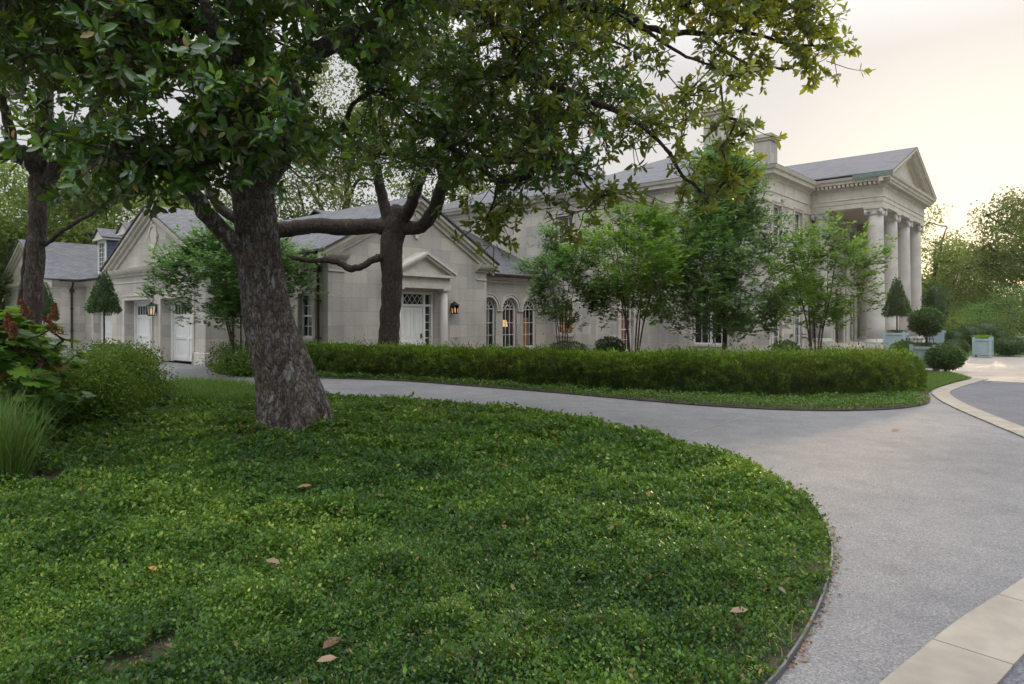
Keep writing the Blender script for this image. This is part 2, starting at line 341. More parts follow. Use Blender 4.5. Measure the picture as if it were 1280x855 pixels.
M['bark2'] = bark('dark_magnolia_bark', (.055, .042, .034), 18, .4, .9)
M['bark3'] = bark('grey_bark', (.09, .075, .065), 20, .3, .8)
M['barkpale'] = bark('myrtle_bark', (.14, .11, .085), 20, .2, .4)

# ------------------------------------------------------------------ ground, drive, borders
def sheet(name, pts, z, m, label=None, kind='structure', thick=0.0, cat=None):
    mb = MB(); P = [(p[0], p[1], z) for p in pts]
    ar = sum(P[i][0] * P[(i + 1) % len(P)][1] - P[(i + 1) % len(P)][0] * P[i][1] for i in range(len(P)))
    if ar < 0: P = P[::-1]
    if thick: mb.prism(P, (0, 0, -thick))
    else: mb.add(P, [tuple(range(len(P)))])
    o = mb.build(name, m); return tag(o, label, cat, None, kind)
sheet('ground', [(-600, -300), (600, -300), (600, 900), (-600, 900)], -.02, M['lawn'], 'dark green open ground around the house')
sheet('driveway', [(-30, -6), (34, -6), (34, 40), (-30, 40)], 0.0, M['drive'], 'speckled grey aggregate driveway curving past the hedge')
bed_edge = [(-3, -1.2), (-1.2, .6), (.1, 1.8), gp(960, 862), gp(985, 830), gp(1010, 790), gp(1031, 742), gp(1040, 700), gp(1036, 670), gp(1016, 634),
            gp(985, 607, .03), gp(940, 579, .05), gp(880, 557, .1), gp(800, 536, .1), gp(700, 517, .1), gp(600, 504, .1), gp(500, 497, .1), gp(420, 492, .1), gp(300, 486, .1), gp(215, 480, .1)]
bed_s = [(p.x, p.y) for p in smooth([(a, b, 0) for a, b in bed_edge], 6)]
bed_poly = bed_s + [(-13, 17.5), (-16, 8), (-14, -1.2)]
sheet('planting_bed', bed_poly, .012, M['bedsoil'], 'brown soil bed under the green groundcover')
mb = MB()
for i in range(len(bed_s) - 1):
    a = Vector((*bed_s[i], 0)); b = Vector((*bed_s[i + 1], 0)); t = (b - a).normalized(); n = Vector((t.y, -t.x, 0)) * .006
    mb.prism([a - n + Vector((0, 0, .035)), b - n + Vector((0, 0, .035)), b + n + Vector((0, 0, .035)), a + n + Vector((0, 0, .035))], (0, 0, -.05))
tag(mb.build('bed_edging', M['edging']), 'thin dark steel edging strip between groundcover bed and driveway', 'edging')
hb = [(-10.73, 23.9), gp(266, 465), gp(290, 470), gp(340, 471.5), gp(400, 473), gp(500, 476.5), gp(600, 484), gp(700, 492), gp(800, 501), gp(900, 509), gp(1000, 513.5), gp(1080, 513.5),
      gp(1135, 510), gp(1162, 503), gp(1160, 490), gp(1155, 483)]
hb_s = [(p.x, p.y) for p in smooth([(a, b, 0) for a, b in hb], 5)]
sheet('house_bed', hb_s + [gp(1150, 468), gp(1120, 460), (15.5, 27), (13.5, 32), (3.5, 33), (-2, 29), (-6, 24)], .016, M['soil'], 'dark mulch bed behind the long hedge')
lawn_poly = [gp(1158, 495), gp(1155, 483), gp(1135, 468), gp(1185, 466.5), gp(1200, 470), gp(1214, 474), gp(1190, 479.5), gp(1170, 485.5), gp(1161, 491)]
sheet('lawn', lawn_poly, .022, M['lawn'], 'small patch of mown lawn beside the cream border')
# stone ring (cream border)
ring = [gp(1218, 473.5), gp(1192, 480), gp(1172, 486.5), gp(1165, 491.5), gp(1172, 499), gp(1192, 510), gp(1240, 531), gp(1285, 550), (6.35, 7.6), (5.3, 6.2), (4.35, 5.25), (3.6, 4.62),
        (3.22, 4.25), gp(1200, 778), gp(1150, 818), gp(1103, 857), (1.2, 2.6), (.3, 1.7), (-1.2, .2), (-3, -1)]
rs = smooth([(a, b, 0) for a, b in ring], 8); rw = .33
outl, inl = [], []
cc_ = Vector((12, 6, 0))
for i, p in enumerate(rs):
    t = (rs[min(i + 1, len(rs) - 1)] - rs[max(i - 1, 0)]).normalized(); n = Vector((-t.y, t.x, 0))
    outl.append(p); inl.append(p + n * rw)
mb = MB(); L_ = 0; brk = 0
seg = 0
acc = 0.0; start = 0
cuts = [0]
for i in range(1, len(rs)):
    acc += (rs[i] - rs[i - 1]).length
    if acc > .85: cuts.append(i); acc = 0
cuts.append(len(rs) - 1)
for a, b in zip(cuts[:-1], cuts[1:]):
    if b <= a: continue
    A = outl[a:b + 1]; B = inl[a:b + 1][::-1]; poly = A + B
    c = sum(poly, Vector((0, 0, 0))) / len(poly)
    A2 = [Vector(p) for p in poly]
    for q in (0, len(A) - 1, len(A), len(poly) - 1):          # small joint gap at the cut ends
        A2[q] = A2[q] + (c - A2[q]).normalized() * .004
    mb.prism([p + Vector((0, 0, .022)) for p in A2][::-1], (0, 0, -.03))
ro = mb.build('stone_border', M['border']); tag(ro, 'cream stone slab border ringing the grey court', None, None, 'structure')
court = [(p.x, p.y) for p in inl[:-20]] + [(1.5, -1), (30, -5), (40, 15)] + [gp(1500, 489), gp(1290, 480), gp(1240, 478)]
sheet('court', court, .005, M['court'], 'dark grey aggregate court inside the cream border')
pav = [gp(1216, 473.5), gp(1200, 469.5), gp(1180, 466), gp(1135, 467), gp(1090, 452), (21, 33), (26, 36), gp(1192, 446.5), gp(1300, 446.5), (50, 31), (40, 15.5), gp(1500, 489), gp(1290, 479.6), gp(1226, 476)]
sheet('paved_court', pav, .010, M['pavers'], 'pale beige stone paving catching the low sun')

# ------------------------------------------------------------------ the mansion (local axes: x = along the fronts, y = into the house)
TH = math.atan2(.747, .665)
house = empty('mansion', (-10.73, 23.9, 0), TH, 'long pale limestone mansion with slate roofs, garage gables and a columned portico', 'house')
HM = Matrix.Translation((-10.73, 23.9, 0)) @ Matrix.Rotation(TH, 4, 'Z')
class Face:
    def __init__(s, o, t, n): s.o = Vector((*o, 0)); s.t = Vector((*t, 0)); s.n = Vector((*n, 0))
    def p(s, a, z, out=0.0): return s.o + s.t * a + s.n * out + Vector((0, 0, z))
    def box(s, mb, a0, a1, z0, z1, o0, o1):
        P = [s.p(a, z, o) for a in (a0, a1) for o in (o0, o1) for z in (z0, z1)]
        q = P[0], P[-1]
        lo = [min(q[0][k], q[1][k]) for k in range(3)]; hi = [max(q[0][k], q[1][k]) for k in range(3)]
        mb.box(lo, hi)
def FX(x, y0=0): return Face((x, y0), (0, 1), (-1, 0))       # faces -x, runs +y
def FY(y, x0=0): return Face((x0, y), (1, 0), (0, -1))       # faces -y, runs +x
def quad(mb, a, b, c, d, n):
    v = (b - a).cross(c - a)
    mb.add([a, b, c, d] if v.dot(n) > 0 else [d, c, b, a], [(0, 1, 2, 3)])
def wall(name, f, a0, a1, z0, z1, ops=(), gable=None, m='stone', deep=.28):
    mb = MB(); xs = sorted({a0, a1, *[v for o in ops for v in (o[0], o[1])]}); zs = sorted({z0, z1, *[v for o in ops for v in (o[2], o[3])]})
    for i in range(len(xs) - 1):
        for j in range(len(zs) - 1):
            cx, cz = (xs[i] + xs[i + 1]) / 2, (zs[j] + zs[j + 1]) / 2
            if any(o[0] < cx < o[1] and o[2] < cz < o[3] for o in ops): continue
            quad(mb, f.p(xs[i], zs[j]), f.p(xs[i + 1], zs[j]), f.p(xs[i + 1], zs[j + 1]), f.p(xs[i], zs[j + 1]), f.n)
    for o in ops:
        A0, A1, Z0, Z1 = o[:4]; dp = o[5] if len(o) > 5 else deep
        arch = len(o) > 4 and o[4]
        if not arch:
            quad(mb, f.p(A0, Z1), f.p(A1, Z1), f.p(A1, Z1, -dp), f.p(A0, Z1, -dp), Vector((0, 0, -1)))
            zt = Z1
        else:
            r = (A1 - A0) / 2; zt = Z1 - r; c = (A0 + A1) / 2; n = 16
            for k in range(n):
                t0 = math.pi * k / n; t1 = math.pi * (k + 1) / n
                p0 = (c + r * math.cos(t0), zt + r * math.sin(t0)); p1 = (c + r * math.cos(t1), zt + r * math.sin(t1))
                quad(mb, f.p(*p0), f.p(*p1), f.p(p1[0], Z1), f.p(p0[0], Z1), f.n)
                quad(mb, f.p(*p0), f.p(*p1), f.p(*p1, -dp), f.p(*p0, -dp), -(f.t * math.cos(t0) + Vector((0, 0, math.sin(t0)))))
        quad(mb, f.p(A0, Z0), f.p(A0, zt), f.p(A0, zt, -dp), f.p(A0, Z0, -dp), f.t)
        quad(mb, f.p(A1, Z0), f.p(A1, zt), f.p(A1, zt, -dp), f.p(A1, Z0, -dp), -f.t)
        quad(mb, f.p(A0, Z0), f.p(A1, Z0), f.p(A1, Z0, -dp), f.p(A0, Z0, -dp), Vector((0, 0, 1)))
    if gable:
        c, za = gable; P = [f.p(a0, z1), f.p(a1, z1), f.p(c, za)]
        v = (P[1] - P[0]).cross(P[2] - P[0]); mb.add(P if v.dot(f.n) > 0 else P[::-1], [(0, 1, 2)])
    return mb.build(name, M[m], house)
def sweep(name, path, prof, m='trim', side=1, parent=house):
    """moulding: prof = closed list of (out, z); path = 2D polyline, out on its right side"""
    P = [Vector((*p, 0)) for p in path]; k = len(prof); vs = []; fs = []
    for i, p in enumerate(P):
        t0 = (P[i] - P[i - 1]).normalized() if i else None; t1 = (P[i + 1] - P[i]).normalized() if i < len(P) - 1 else None
        n0 = Vector((t0.y, -t0.x, 0)) if t0 else None; n1 = Vector((t1.y, -t1.x, 0)) if t1 else None
        if n0 and n1: n = (n0 + n1); n = n / max(n.dot(n0), .2)
        else: n = n0 or n1
        for (o_, z) in prof: q = p + n * o_ * side; vs.append((q.x, q.y, z))
    for i in range(len(P) - 1):
        for j in range(k): fs.append((i * k + j, i * k + (j + 1) % k, (i + 1) * k + (j + 1) % k, (i + 1) * k + j))
    fs.append(tuple(range(k))); fs.append(tuple((len(P) - 1) * k + j for j in range(k))[::-1])
    mb = MB(); mb.add(vs, fs); ob = mb.build(name, M[m], parent)
    import bmesh
    bm = bmesh.new(); bm.from_mesh(ob.data); bmesh.ops.recalc_face_normals(bm, faces=bm.faces); bm.to_mesh(ob.data); bm.free()
    return ob
def window(f, a0, a1, z0, z1, cols, rows, arch=False, deep=.14, inner=None, lit=None, meet=True):
    """white sash window set back in its opening: frame > sill, pane, curtain, lamp_shade, room_interior"""
    fw = .07; c = (a0 + a1) / 2; mb = MB(); r = (a1 - a0) / 2; zs = z1 - r if arch else z1
    f.box(mb, a0, a0 + fw, z0, zs, -deep - .05, -deep + .03); f.box(mb, a1 - fw, a1, z0, zs, -deep - .05, -deep + .03)
    f.box(mb, a0 + fw, a1 - fw, z0, z0 + fw * 1.2, -deep - .05, -deep + .03)
    def arcbar(ra, rb, n=16, o0=-deep - .05, o1=-deep + .03):
        for k in range(n):
            t0 = math.pi * k / n; t1 = math.pi * (k + 1) / n; q = []
            for (rr, tt) in ((ra, t0), (rb, t0), (rb, t1), (ra, t1)): q.append(f.p(c + rr * math.cos(tt), zs + rr * math.sin(tt), o1))
            v = (q[1] - q[0]).cross(q[2] - q[0]); 
            if v.dot(f.n) < 0: q = q[::-1]
            mb.prism(q, -f.n * (o1 - o0))
    if arch:
        arcbar(r - fw, r); arcbar(r * .32, r * .32 + .025)
        for an in (30, 60, 90, 120, 150):
            ct, s_ = math.cos(R(an)), math.sin(R(an)); tb = Vector((-s_, ct)) * .011
            q = [f.p(c + rr * ct + sg * tb.x, zs + rr * s_ + sg * tb.y, -deep) for rr, sg in ((r * .33, -1), (r * .33, 1), (r - fw + .01, 1), (r - fw + .01, -1))]
            v = (q[1] - q[0]).cross(q[2] - q[0]); q = q if v.dot(f.n) > 0 else q[::-1]
            mb.prism(q, -f.n * .03)
        f.box(mb, a0 + fw, a1 - fw, zs - .015, zs + .02, -deep - .04, -deep)
    else: f.box(mb, a0 + fw, a1 - fw, z1 - fw, z1, -deep - .05, -deep + .03)
    bw = .022
    for i in range(1, cols):
        x = a0 + fw + (a1 - a0 - 2 * fw) * i / cols; f.box(mb, x - bw / 2, x + bw / 2, z0 + fw, zs - (0 if arch else fw), -deep - .03, -deep - .002)
    for j in range(1, rows):
        z = z0 + fw + (zs - z0 - 2 * fw) * j / rows; h = .05 if (meet and j == rows // 2) else bw
        f.box(mb, a0 + fw, a1 - fw, z - h / 2, z + h / 2, -deep - .033, -deep + .003)
    w = mb.build('window', M['paint'], house)
    g = MB()
    if arch:
        P = [f.p(a0 + .03, z0 + .03, -deep - .022), f.p(a1 - .03, z0 + .03, -deep - .022)] + [f.p(c + (r - .03) * math.cos(math.pi * k / 16), zs + (r - .03) * math.sin(math.pi * k / 16), -deep - .022) for k in range(17)]
    else: P = [f.p(a0 + .03, z0 + .03, -deep - .022), f.p(a1 - .03, z0 + .03, -deep - .022), f.p(a1 - .03, z1 - .03, -deep - .022), f.p(a0 + .03, z1 - .03, -deep - .022)]
    v = (P[1] - P[0]).cross(P[2] - P[0]); P = P if v.dot(f.n) > 0 else P[::-1]
    g.add(P, [tuple(range(len(P)))]); g.build('pane', M['glass'], w)
    s_ = MB(); f.box(s_, a0 - .06, a1 + .06, z0 - .09, z0, -deep, .06); s_.build('sill', M['trim'] if z0 > .3 else M['trim'], w)
    rm = MB(); D = 1.6; A0, A1, Z0, Z1 = a0 - .25, a1 + .25, max(z0 - .25, .02), z1 + .2; o0 = -.30
    up = Vector((0, 0, 1))
    quad(rm, f.p(A0, Z0, o0 - D), f.p(A1, Z0, o0 - D), f.p(A1, Z1, o0 - D), f.p(A0, Z1, o0 - D), f.n)
    quad(rm, f.p(A0, Z0, o0), f.p(A0, Z0, o0 - D), f.p(A0, Z1, o0 - D), f.p(A0, Z1, o0), f.t)
    quad(rm, f.p(A1, Z0, o0), f.p(A1, Z0, o0 - D), f.p(A1, Z1, o0 - D), f.p(A1, Z1, o0), -f.t)
    quad(rm, f.p(A0, Z0, o0), f.p(A1, Z0, o0), f.p(A1, Z0, o0 - D), f.p(A0, Z0, o0 - D), up)
    quad(rm, f.p(A0, Z1, o0), f.p(A1, Z1, o0), f.p(A1, Z1, o0 - D), f.p(A0, Z1, o0 - D), -up)
    rm.build('room_interior', M['room'], w)
    if inner:                                   # list of (a fraction from, to, z fraction from, to) pleated curtains
        cm = MB()
        for (fa, fb, za, zb) in inner:
            n = 24; xa = a0 + (a1 - a0) * fa; xb = a0 + (a1 - a0) * fb; Z_0 = z0 + (z1 - z0) * za; Z_1 = z0 + (z1 - z0) * zb
            for k in range(n):
                u0 = xa + (xb - xa) * k / n; u1 = xa + (xb - xa) * (k + 1) / n
                d0 = -.36 + .03 * math.sin(k * 1.7); d1 = -.36 + .03 * math.sin((k + 1) * 1.7)
                quad(cm, f.p(u0, Z_0, d0), f.p(u1, Z_0, d1), f.p(u1, Z_1, d1), f.p(u0, Z_1, d0), f.n)
        cm.build('curtain', M['curtain'], w)
    if lit:
        la, lz = lit; q = f.p(la, lz, -.62); lm = MB(); lm.lathe([(.2, 0), (.14, .3)], (q.x, q.y, q.z), 16); lm.build('lamp_shade', M['shade'], w)
    return w
def surround(f, a0, a1, z0, z1, wd=.14, out=.05, sides=True, m='trim', name='window_surround'):
    mb = MB()
    f.box(mb, a0 - wd, a0 - .002, z0, z1 + wd, .003, out); f.box(mb, a1 + .002, a1 + wd, z0, z1 + wd, .003, out); f.box(mb, a0 - .002, a1 + .002, z1 + .002, z1 + wd, .003, out)
    f.box(mb, a0 - wd - .04, a1 + wd + .04, z1 + wd, z1 + wd + .05, .003, out + .04)
    return mb.build(name, M[m], house)
def slab(mb, pts, th=.07): mb.prism(pts, (0, 0, -th))
def gable_roof_x(name, x0, x1, y0, y1, ze, za, m='slate'):    # ridge along x
    c = (y0 + y1) / 2; mb = MB()
    slab(mb, [(x0, y0, ze), (x1, y0, ze), (x1, c, za), (x0, c, za)]); slab(mb, [(x0, c, za), (x1, c, za), (x1, y1, ze), (x0, y1, ze)])
    return mb.build(name, M[m], house)
def gable_roof_y(name, x0, x1, y0, y1, ze, za, m='slate'):
    c = (x0 + x1) / 2; mb = MB()
    slab(mb, [(c, y0, za), (c, y1, za), (x0, y1, ze), (x0, y0, ze)]); slab(mb, [(x1, y0, ze), (x1, y1, ze), (c, y1, za), (c, y0, za)])
    return mb.build(name, M[m], house)
def hip_roof(name, x0, x1, y0, y1, ze, sl, m='slate'):
    w_, d_ = x1 - x0, y1 - y0; h = min(w_, d_) / 2; z = ze + h * sl; mb = MB()
    if w_ >= d_: A, B = (x0 + h, y0 + h, z), (x1 - h, y0 + h, z)
    else: A, B = (x0 + h, y0 + h, z), (x0 + h, y1 - h, z)
    c = [(x0, y0, ze), (x1, y0, ze), (x1, y1, ze), (x0, y1, ze)]
    if w_ >= d_: fs = [[c[0], c[1], B, A], [c[1], c[2], B], [c[2], c[3], A, B], [c[3], c[0], A]]
    else: fs = [[c[0], c[1], A], [c[1], c[2], B, A], [c[2], c[3], B], [c[3], c[0], A, B]]
    for f_ in fs: mb.add(f_, [tuple(range(len(f_)))])
    mb.add(c, [(3, 2, 1, 0)])
    return mb.build(name, M[m], house)
def raking(name, f, a0, a1, ze, c, za, parts=((.30, 0, .13), (.2, .13, .13), (.08, .26, .16)), m='trim', back=-.0):
    """sloping cornice along a gable; parts = (projection, drop of top, height)"""
    mb = MB(); sl = abs((za - ze) / (a1 - c))
    for (o_, dr, h) in parts:
        for (ea) in (a0, a1):
            q = [f.p(ea, ze - dr, o_), f.p(c, za - dr, o_), f.p(c, za - dr - h, o_), f.p(ea, ze - dr - h, o_)]
            v = (q[1] - q[0]).cross(q[2] - q[0]); q = q if v.dot(f.n) > 0 else q[::-1]
            mb.prism(q, -f.n * (o_ - back - .002))
    return mb.build(name, M[m], house)
CP = [(0.002, 3.42), (.06, 3.42), (.08, 3.5), (.2, 3.54), (.26, 3.62), (.30, 3.72), (.002, 3.72)]          # eave cornice profile
def shiftp(p, dz, k=1.0, z0=3.42): return [(o_ * k, z0 + dz + (z - z0) * k) for o_, z in p]
GUT = [(.302, 3.66), (.40, 3.66), (.42, 3.76), (.302, 3.76)]
def spout(f, a, z1, z0=.05, bend=True):
    mb = MB(); pts = [f.p(a, z1, .36), f.p(a, z1 - .12, .34), f.p(a, z1 - .42, .09), f.p(a, z0 + .15, .09), f.p(a, z0, .2)]
    mb.tube(pts, .05, 8); f.box(mb, a - .1, a + .1, z1 - .62, z1 - .42, .04, .2)
    for z in (1.0, 2.2): f.box(mb, a - .07, a + .07, z, z + .05, .01, .15)
    mb.build('downspout', M['copper'], house)

# --- garage gable
f = FX(0)
wall('wall', f, 0, 9.2, 0, 3.72, [(1.0, 3.8, 0, 2.42, False, .5), (4.75, 7.6, 0, 2.42, False, .5)], gable=(4.6, 5.95))
wall('wall', FY(0), 0, 1.77, 0, 3.72)
gable_roof_x('roof', -.36, 12, -.42, 9.62, 3.79, 6.12)
raking('gable_cornice', f, -.38, 9.58, 3.72, 4.6, 6.03)
sweep('cornice', [(0, 9.2), (0, 0), (1.77, 0)], CP, side=1)
sweep('frieze_band', [(0, 9.2), (0, 0), (1.77, 0)], [(.002, 3.14), (.03, 3.14), (.03, 3.2), (.002, 3.2)], side=1)
for z in (.0,): sweep('plinth', [(0, .98), (0, 0), (1.77, 0)], [(.002, 0), (.05, 0), (.05, .42), (.002, .45)], side=1)
surround(f, 1.0, 3.8, 0, 2.42, .16, .05, name='door_surround'); surround(f, 4.75, 7.6, 0, 2.42, .16, .05, name='door_surround')
def garage_door(f, a0, a1, z1, dp):
    mb = MB(); c = (a0 + a1) / 2
    f.box(mb, a0, a1, 0.03, z1, -dp - .06, -dp)
    f.box(mb, a0, a0 + .12, 0.0, z1, -dp, -dp + .09); f.box(mb, a1 - .12, a1, 0.0, z1, -dp, -dp + .09); f.box(mb, a0 + .12, a1 - .12, z1 - .1, z1, -dp, -dp + .09)
    for (x0, x1) in ((a0 + .14, c - .01), (c + .01, a1 - .14)):
        for (p0, p1, q0, q1) in ((x0, x0 + .1, .05, z1 - .12), (x1 - .1, x1, .05, z1 - .12), (x0 + .1, x1 - .1, .05, .2), (x0 + .1, x1 - .1, z1 - .24, z1 - .12), (x0 + .1, x1 - .1, z1 - .72, z1 - .6), (x0 + .1, x1 - .1, (z1) * .36, z1 * .36 + .1)):
            f.box(mb, p0, p1, q0, q1, -dp, -dp + .03)
        for k in range(1, 4):
            x = x0 + .1 + (x1 - x0 - .2) * k / 4; f.box(mb, x - .015, x + .015, z1 - .6, z1 - .24, -dp, -dp + .028)
    d = mb.build('garage_door', M['doorpaint'], house)
    for (x0, x1) in ((a0 + .24, c - .11), (c + .11, a1 - .24)):
        g = MB(); f.box(g, x0, x1, z1 - .6, z1 - .24, -dp + .002, -dp + .01)
        g.build('pane', M['paneglass'], d)
M['paneglass'] = simple('dark_reflective_glass', (.03, .035, .035), .06)
garage_door(f, 1.0, 3.8, 2.42, .44); garage_door(f, 4.75, 7.6, 2.42, .44)
def ring_ornament(f, a, z, r, w_=.09, glass=True, out=.05, ey=1.0):
    mb = MB(); n = 32
    for k in range(n):
        t0, t1 = 2 * math.pi * k / n, 2 * math.pi * (k + 1) / n; q = []
        for (rr, tt) in ((r - w_, t0), (r, t0), (r, t1), (r - w_, t1)): q.append(f.p(a + rr * math.cos(tt), z + rr * ey * math.sin(tt), out))
        v = (q[1] - q[0]).cross(q[2] - q[0]); q = q if v.dot(f.n) > 0 else q[::-1]
        mb.prism(q, -f.n * (out - .003))
    for an in (0, 90, 180, 270):
        x, zz = a + (r + .02) * math.cos(R(an)), z + (r + .02) * ey * math.sin(R(an)); f.box(mb, x - .07, x + .07, zz - .07, zz + .07, .004, out + .03)
    o = mb.build('round_ornament', M['trim'], house)
    g = MB(); P = [f.p(a + (r - w_) * math.cos(2 * math.pi * k / n), z + (r - w_) * ey * math.sin(2 * math.pi * k / n), .004) for k in range(n)]
    v = (P[1] - P[0]).cross(P[2] - P[0]); P = P if v.dot(f.n) > 0 else P[::-1]
    g.add(P, [tuple(range(n))]); g.build('panel', M['paneglass'] if glass else M['trim'], o)
ring_ornament(f, 4.6, 4.9, .44, .1, glass=False, ey=1.15)
spout(FY(0), .95, 3.7)
# --- recessed garage link with dormers
f = FX(1.66)
wall('wall', f, 9.2, 18.4, 0, 3.72, [(13.9, 17.0, 0, 2.42, False, .5)])
surround(f, 13.9, 17.0, 0, 2.42, .16, .05, name='door_surround'); garage_door(f, 13.9, 17.0, 2.42, .44)
sweep('cornice', [(1.66, 18.4), (1.66, 9.2)], CP, side=1); sweep('gutter', [(1.66, 18.1), (1.66, 9.5)], GUT, 'copper', side=1)
mb = MB(); slab(mb, [(1.3, 8.5, 3.79), (1.3, 18.6, 3.79), (6.6, 18.6, 6.2), (6.6, 8.5, 6.2)][::-1]); slab(mb, [(6.6, 8.5, 6.2), (6.6, 18.6, 6.2), (11.9, 18.6, 3.79), (11.9, 8.5, 3.79)][::-1]); mb.build('roof', M['slate'], house)
def dormer(yc, x=1.95, w_=1.15, z0=4.0, z1=5.85):
    y0, y1 = yc - w_ / 2, yc + w_ / 2; mb = MB(); mb.box((x + .06, y0, z0), (x + 4.2, y1, z1)); d = mb.build('dormer', M['slateblue'], house)
    f = FX(x + .06); t = MB()
    f.box(t, y0, y0 + .13, z0, z1, 0.002, .06); f.box(t, y1 - .13, y1, z0, z1, 0.002, .06); f.box(t, y0 + .13, y1 - .13, z1 - .15, z1, 0.002, .06); f.box(t, y0 + .13, y1 - .13, z0, z0 + .22, 0.002, .06)
    for k in range(1, 3): yy = y0 + .13 + (w_ - .26) * k / 3; f.box(t, yy - .012, yy + .012, z0 + .22, z1 - .15, .008, .035)
    for k in range(1, 6): zz = z0 + .22 + (z1 - z0 - .37) * k / 6; f.box(t, y0 + .13, y1 - .13, zz - .012, zz + .012, .008, .033)
    t.build('frame', M['paint'], d)
    g = MB(); f.box(g, y0 + .13, y1 - .13, z0 + .22, z1 - .15, .001, .007); g.build('pane', M['paneglass'], d)
    r = MB(); za = z1 + .55
    r.box((x - .2, y0 - .2, z1), (x + 3.6, y1 + .2, z1 + .1))
    P = [(x - .16, y0 - .18, z1 + .1), (x - .16, y1 + .18, z1 + .1), (x - .16, yc, za)]; r.add(P, [(2, 1, 0)])
    r.build('pediment', M['trim'], d)
    q = MB(); slab(q, [(x - .24, y0 - .24, z1 + .14), (x + 4.5, y0 - .24, z1 + .14), (x + 4.5, yc, za + .1), (x - .24, yc, za + .1)], .05); slab(q, [(x - .24, yc, za + .1), (x + 4.5, yc, za + .1), (x + 4.5, y1 + .24, z1 + .14), (x - .24, y1 + .24, z1 + .14)], .05)
    q.build('dormer_roof', M['slate'], d)
for yc in (16.75, 13.2): dormer(yc)
# --- far left gable
f = FX(0)
wall('wall', f, 18.4, 27.8, 0, 3.72, gable=(23.1, 6.05)); wall('wall', FY(18.4), 0, 1.66, 0, 3.72)
gable_roof_x('roof', -.36, 12, 17.98, 28.22, 3.79, 6.22); raking('gable_cornice', f, 18.02, 28.18, 3.72, 23.1, 6.13)
sweep('cornice', [(0, 27.8), (0, 18.4), (1.66, 18.4)], CP, side=1); sweep('gutter', [(.35, 18.4), (1.3, 18.4)], GUT, 'copper', side=1)
sweep('frieze_band', [(0, 27.8), (0, 18.4), (1.66, 18.4)], [(.002, 3.14), (.03, 3.14), (.03, 3.2), (.002, 3.2)], side=1)
spout(FY(18.4), 1.0, 3.7)
mb = MB(); mb.box((5.2, 20.6, 5.6), (6.2, 21.5, 6.55)); mb.box((5.1, 20.5, 6.55), (6.3, 21.6, 6.68)); mb.build('chimney', M['brickred'], house)
# --- entry wing
f = FY(-4.85)
DC = 5.45
wall('wall', f, 1.77, 9.14, 0, 3.8, [(DC - .92, DC + .92, 0, 2.62, False, .3)], gable=(5.455, 5.92))
fs = FX(1.77)
wall('wall', fs, -4.85, 0, 0, 3.8, [(-4.02, -3.12, .98, 2.5)])
window(fs, -4.02, -3.12, .98, 2.5, 3, 4); surround(fs, -4.02, -3.12, .98, 2.5)
spout(fs, -4.42, 3.78)
gable_roof_y('roof', 1.35, 9.56, -5.22, 6, 3.87, 6.10)
raking('gable_cornice', f, 1.39, 9.52, 3.80, 5.455, 6.01)
C2 = shiftp(CP, .08)
sweep('cornice', [(1.77, 0), (1.77, -4.85), (2.45, -4.85)], C2, side=1); sweep('cornice', [(8.5, -4.85), (9.14, -4.85), (9.14, -3.9)], C2, side=1)
sweep('gutter', [(1.77, -.3), (1.77, -4.75)], [(a, b + .08) for a, b in GUT], 'copper', side=1)
mb = MB(); f.box(mb, 8.55, 9.14, 3.18, 3.24, .003, .04); mb.build('frieze_band', M['trim'], house); mb = MB(); f.box(mb, 1.77, 2.4, 3.18, 3.24, .003, .04); mb.build('frieze_band', M['trim'], house)
ring_ornament(f, 5.455, 5.0, .36, .09, glass=False)
# entrance: frame with sidelights and transom, panelled door, columns, pediment
mb = MB(); dz = 2.1
f.box(mb, DC - .92, DC - .84, 0, 2.62, -.28, -.12); f.box(mb, DC + .84, DC + .92, 0, 2.62, -.28, -.12); f.box(mb, DC - .84, DC + .84, 2.54, 2.62, -.28, -.12)
f.box(mb, DC - .56, DC - .47, 0, 2.54, -.28, -.13); f.box(mb, DC + .47, DC + .56, 0, 2.54, -.28, -.13); f.box(mb, DC - .84, DC + .84, 2.1, 2.18, -.275, -.14)
for sgn in (-1, 1):
    for k in range(1, 6): z = .35 + 1.75 * k / 6; f.box(mb, DC + sgn * .70 - .14, DC + sgn * .70 + .14, z - .012, z + .012, -.24, -.2)
    f.box(mb, DC + sgn * .70 - .14, DC + sgn * .70 + .14, 0, .35, -.26, -.2)
for k in range(4):                                     # transom tracery
    x = DC - .47 + .94 * (k + .5) / 4
    for a_, b_ in (((x - .11, 2.2), (x + .11, 2.52)), ((x + .11, 2.2), (x - .11, 2.52))): mb.tube([f.p(a_[0], a_[1], -.21), f.p(b_[0], b_[1], -.21)], .012, 5)
mb.build('door_frame', M['doorpaint'], house)
e = MB(); f.box(e, DC - .84, DC + .84, 0, 2.54, -.262, -.25); tp = e.build('transom_pane', M['paneglass'], house)
mb = MB(); f.box(mb, DC - .47, DC + .47, .02, 2.1, -.245, -.2)
for (p0, p1, q0, q1) in ((-.36, -.06, .2, .8), (.06, .36, .2, .8), (-.36, -.06, .95, 1.95), (.06, .36, .95, 1.95)):
    for (a_, b_, c_, d_) in ((p0, p1, q0, q0 + .03), (p0, p1, q1 - .03, q1), (p0, p0 + .03, q0 + .03, q1 - .03), (p1 - .03, p1, q0 + .03, q1 - .03)): f.box(mb, DC + a_, DC + b_, c_, d_, -.2, -.185)
    f.box(mb, DC + p0 + .07, DC + p1 - .07, q0 + .07, q1 - .07, -.2, -.188)
dr = mb.build('door', M['doorpaint'], house)
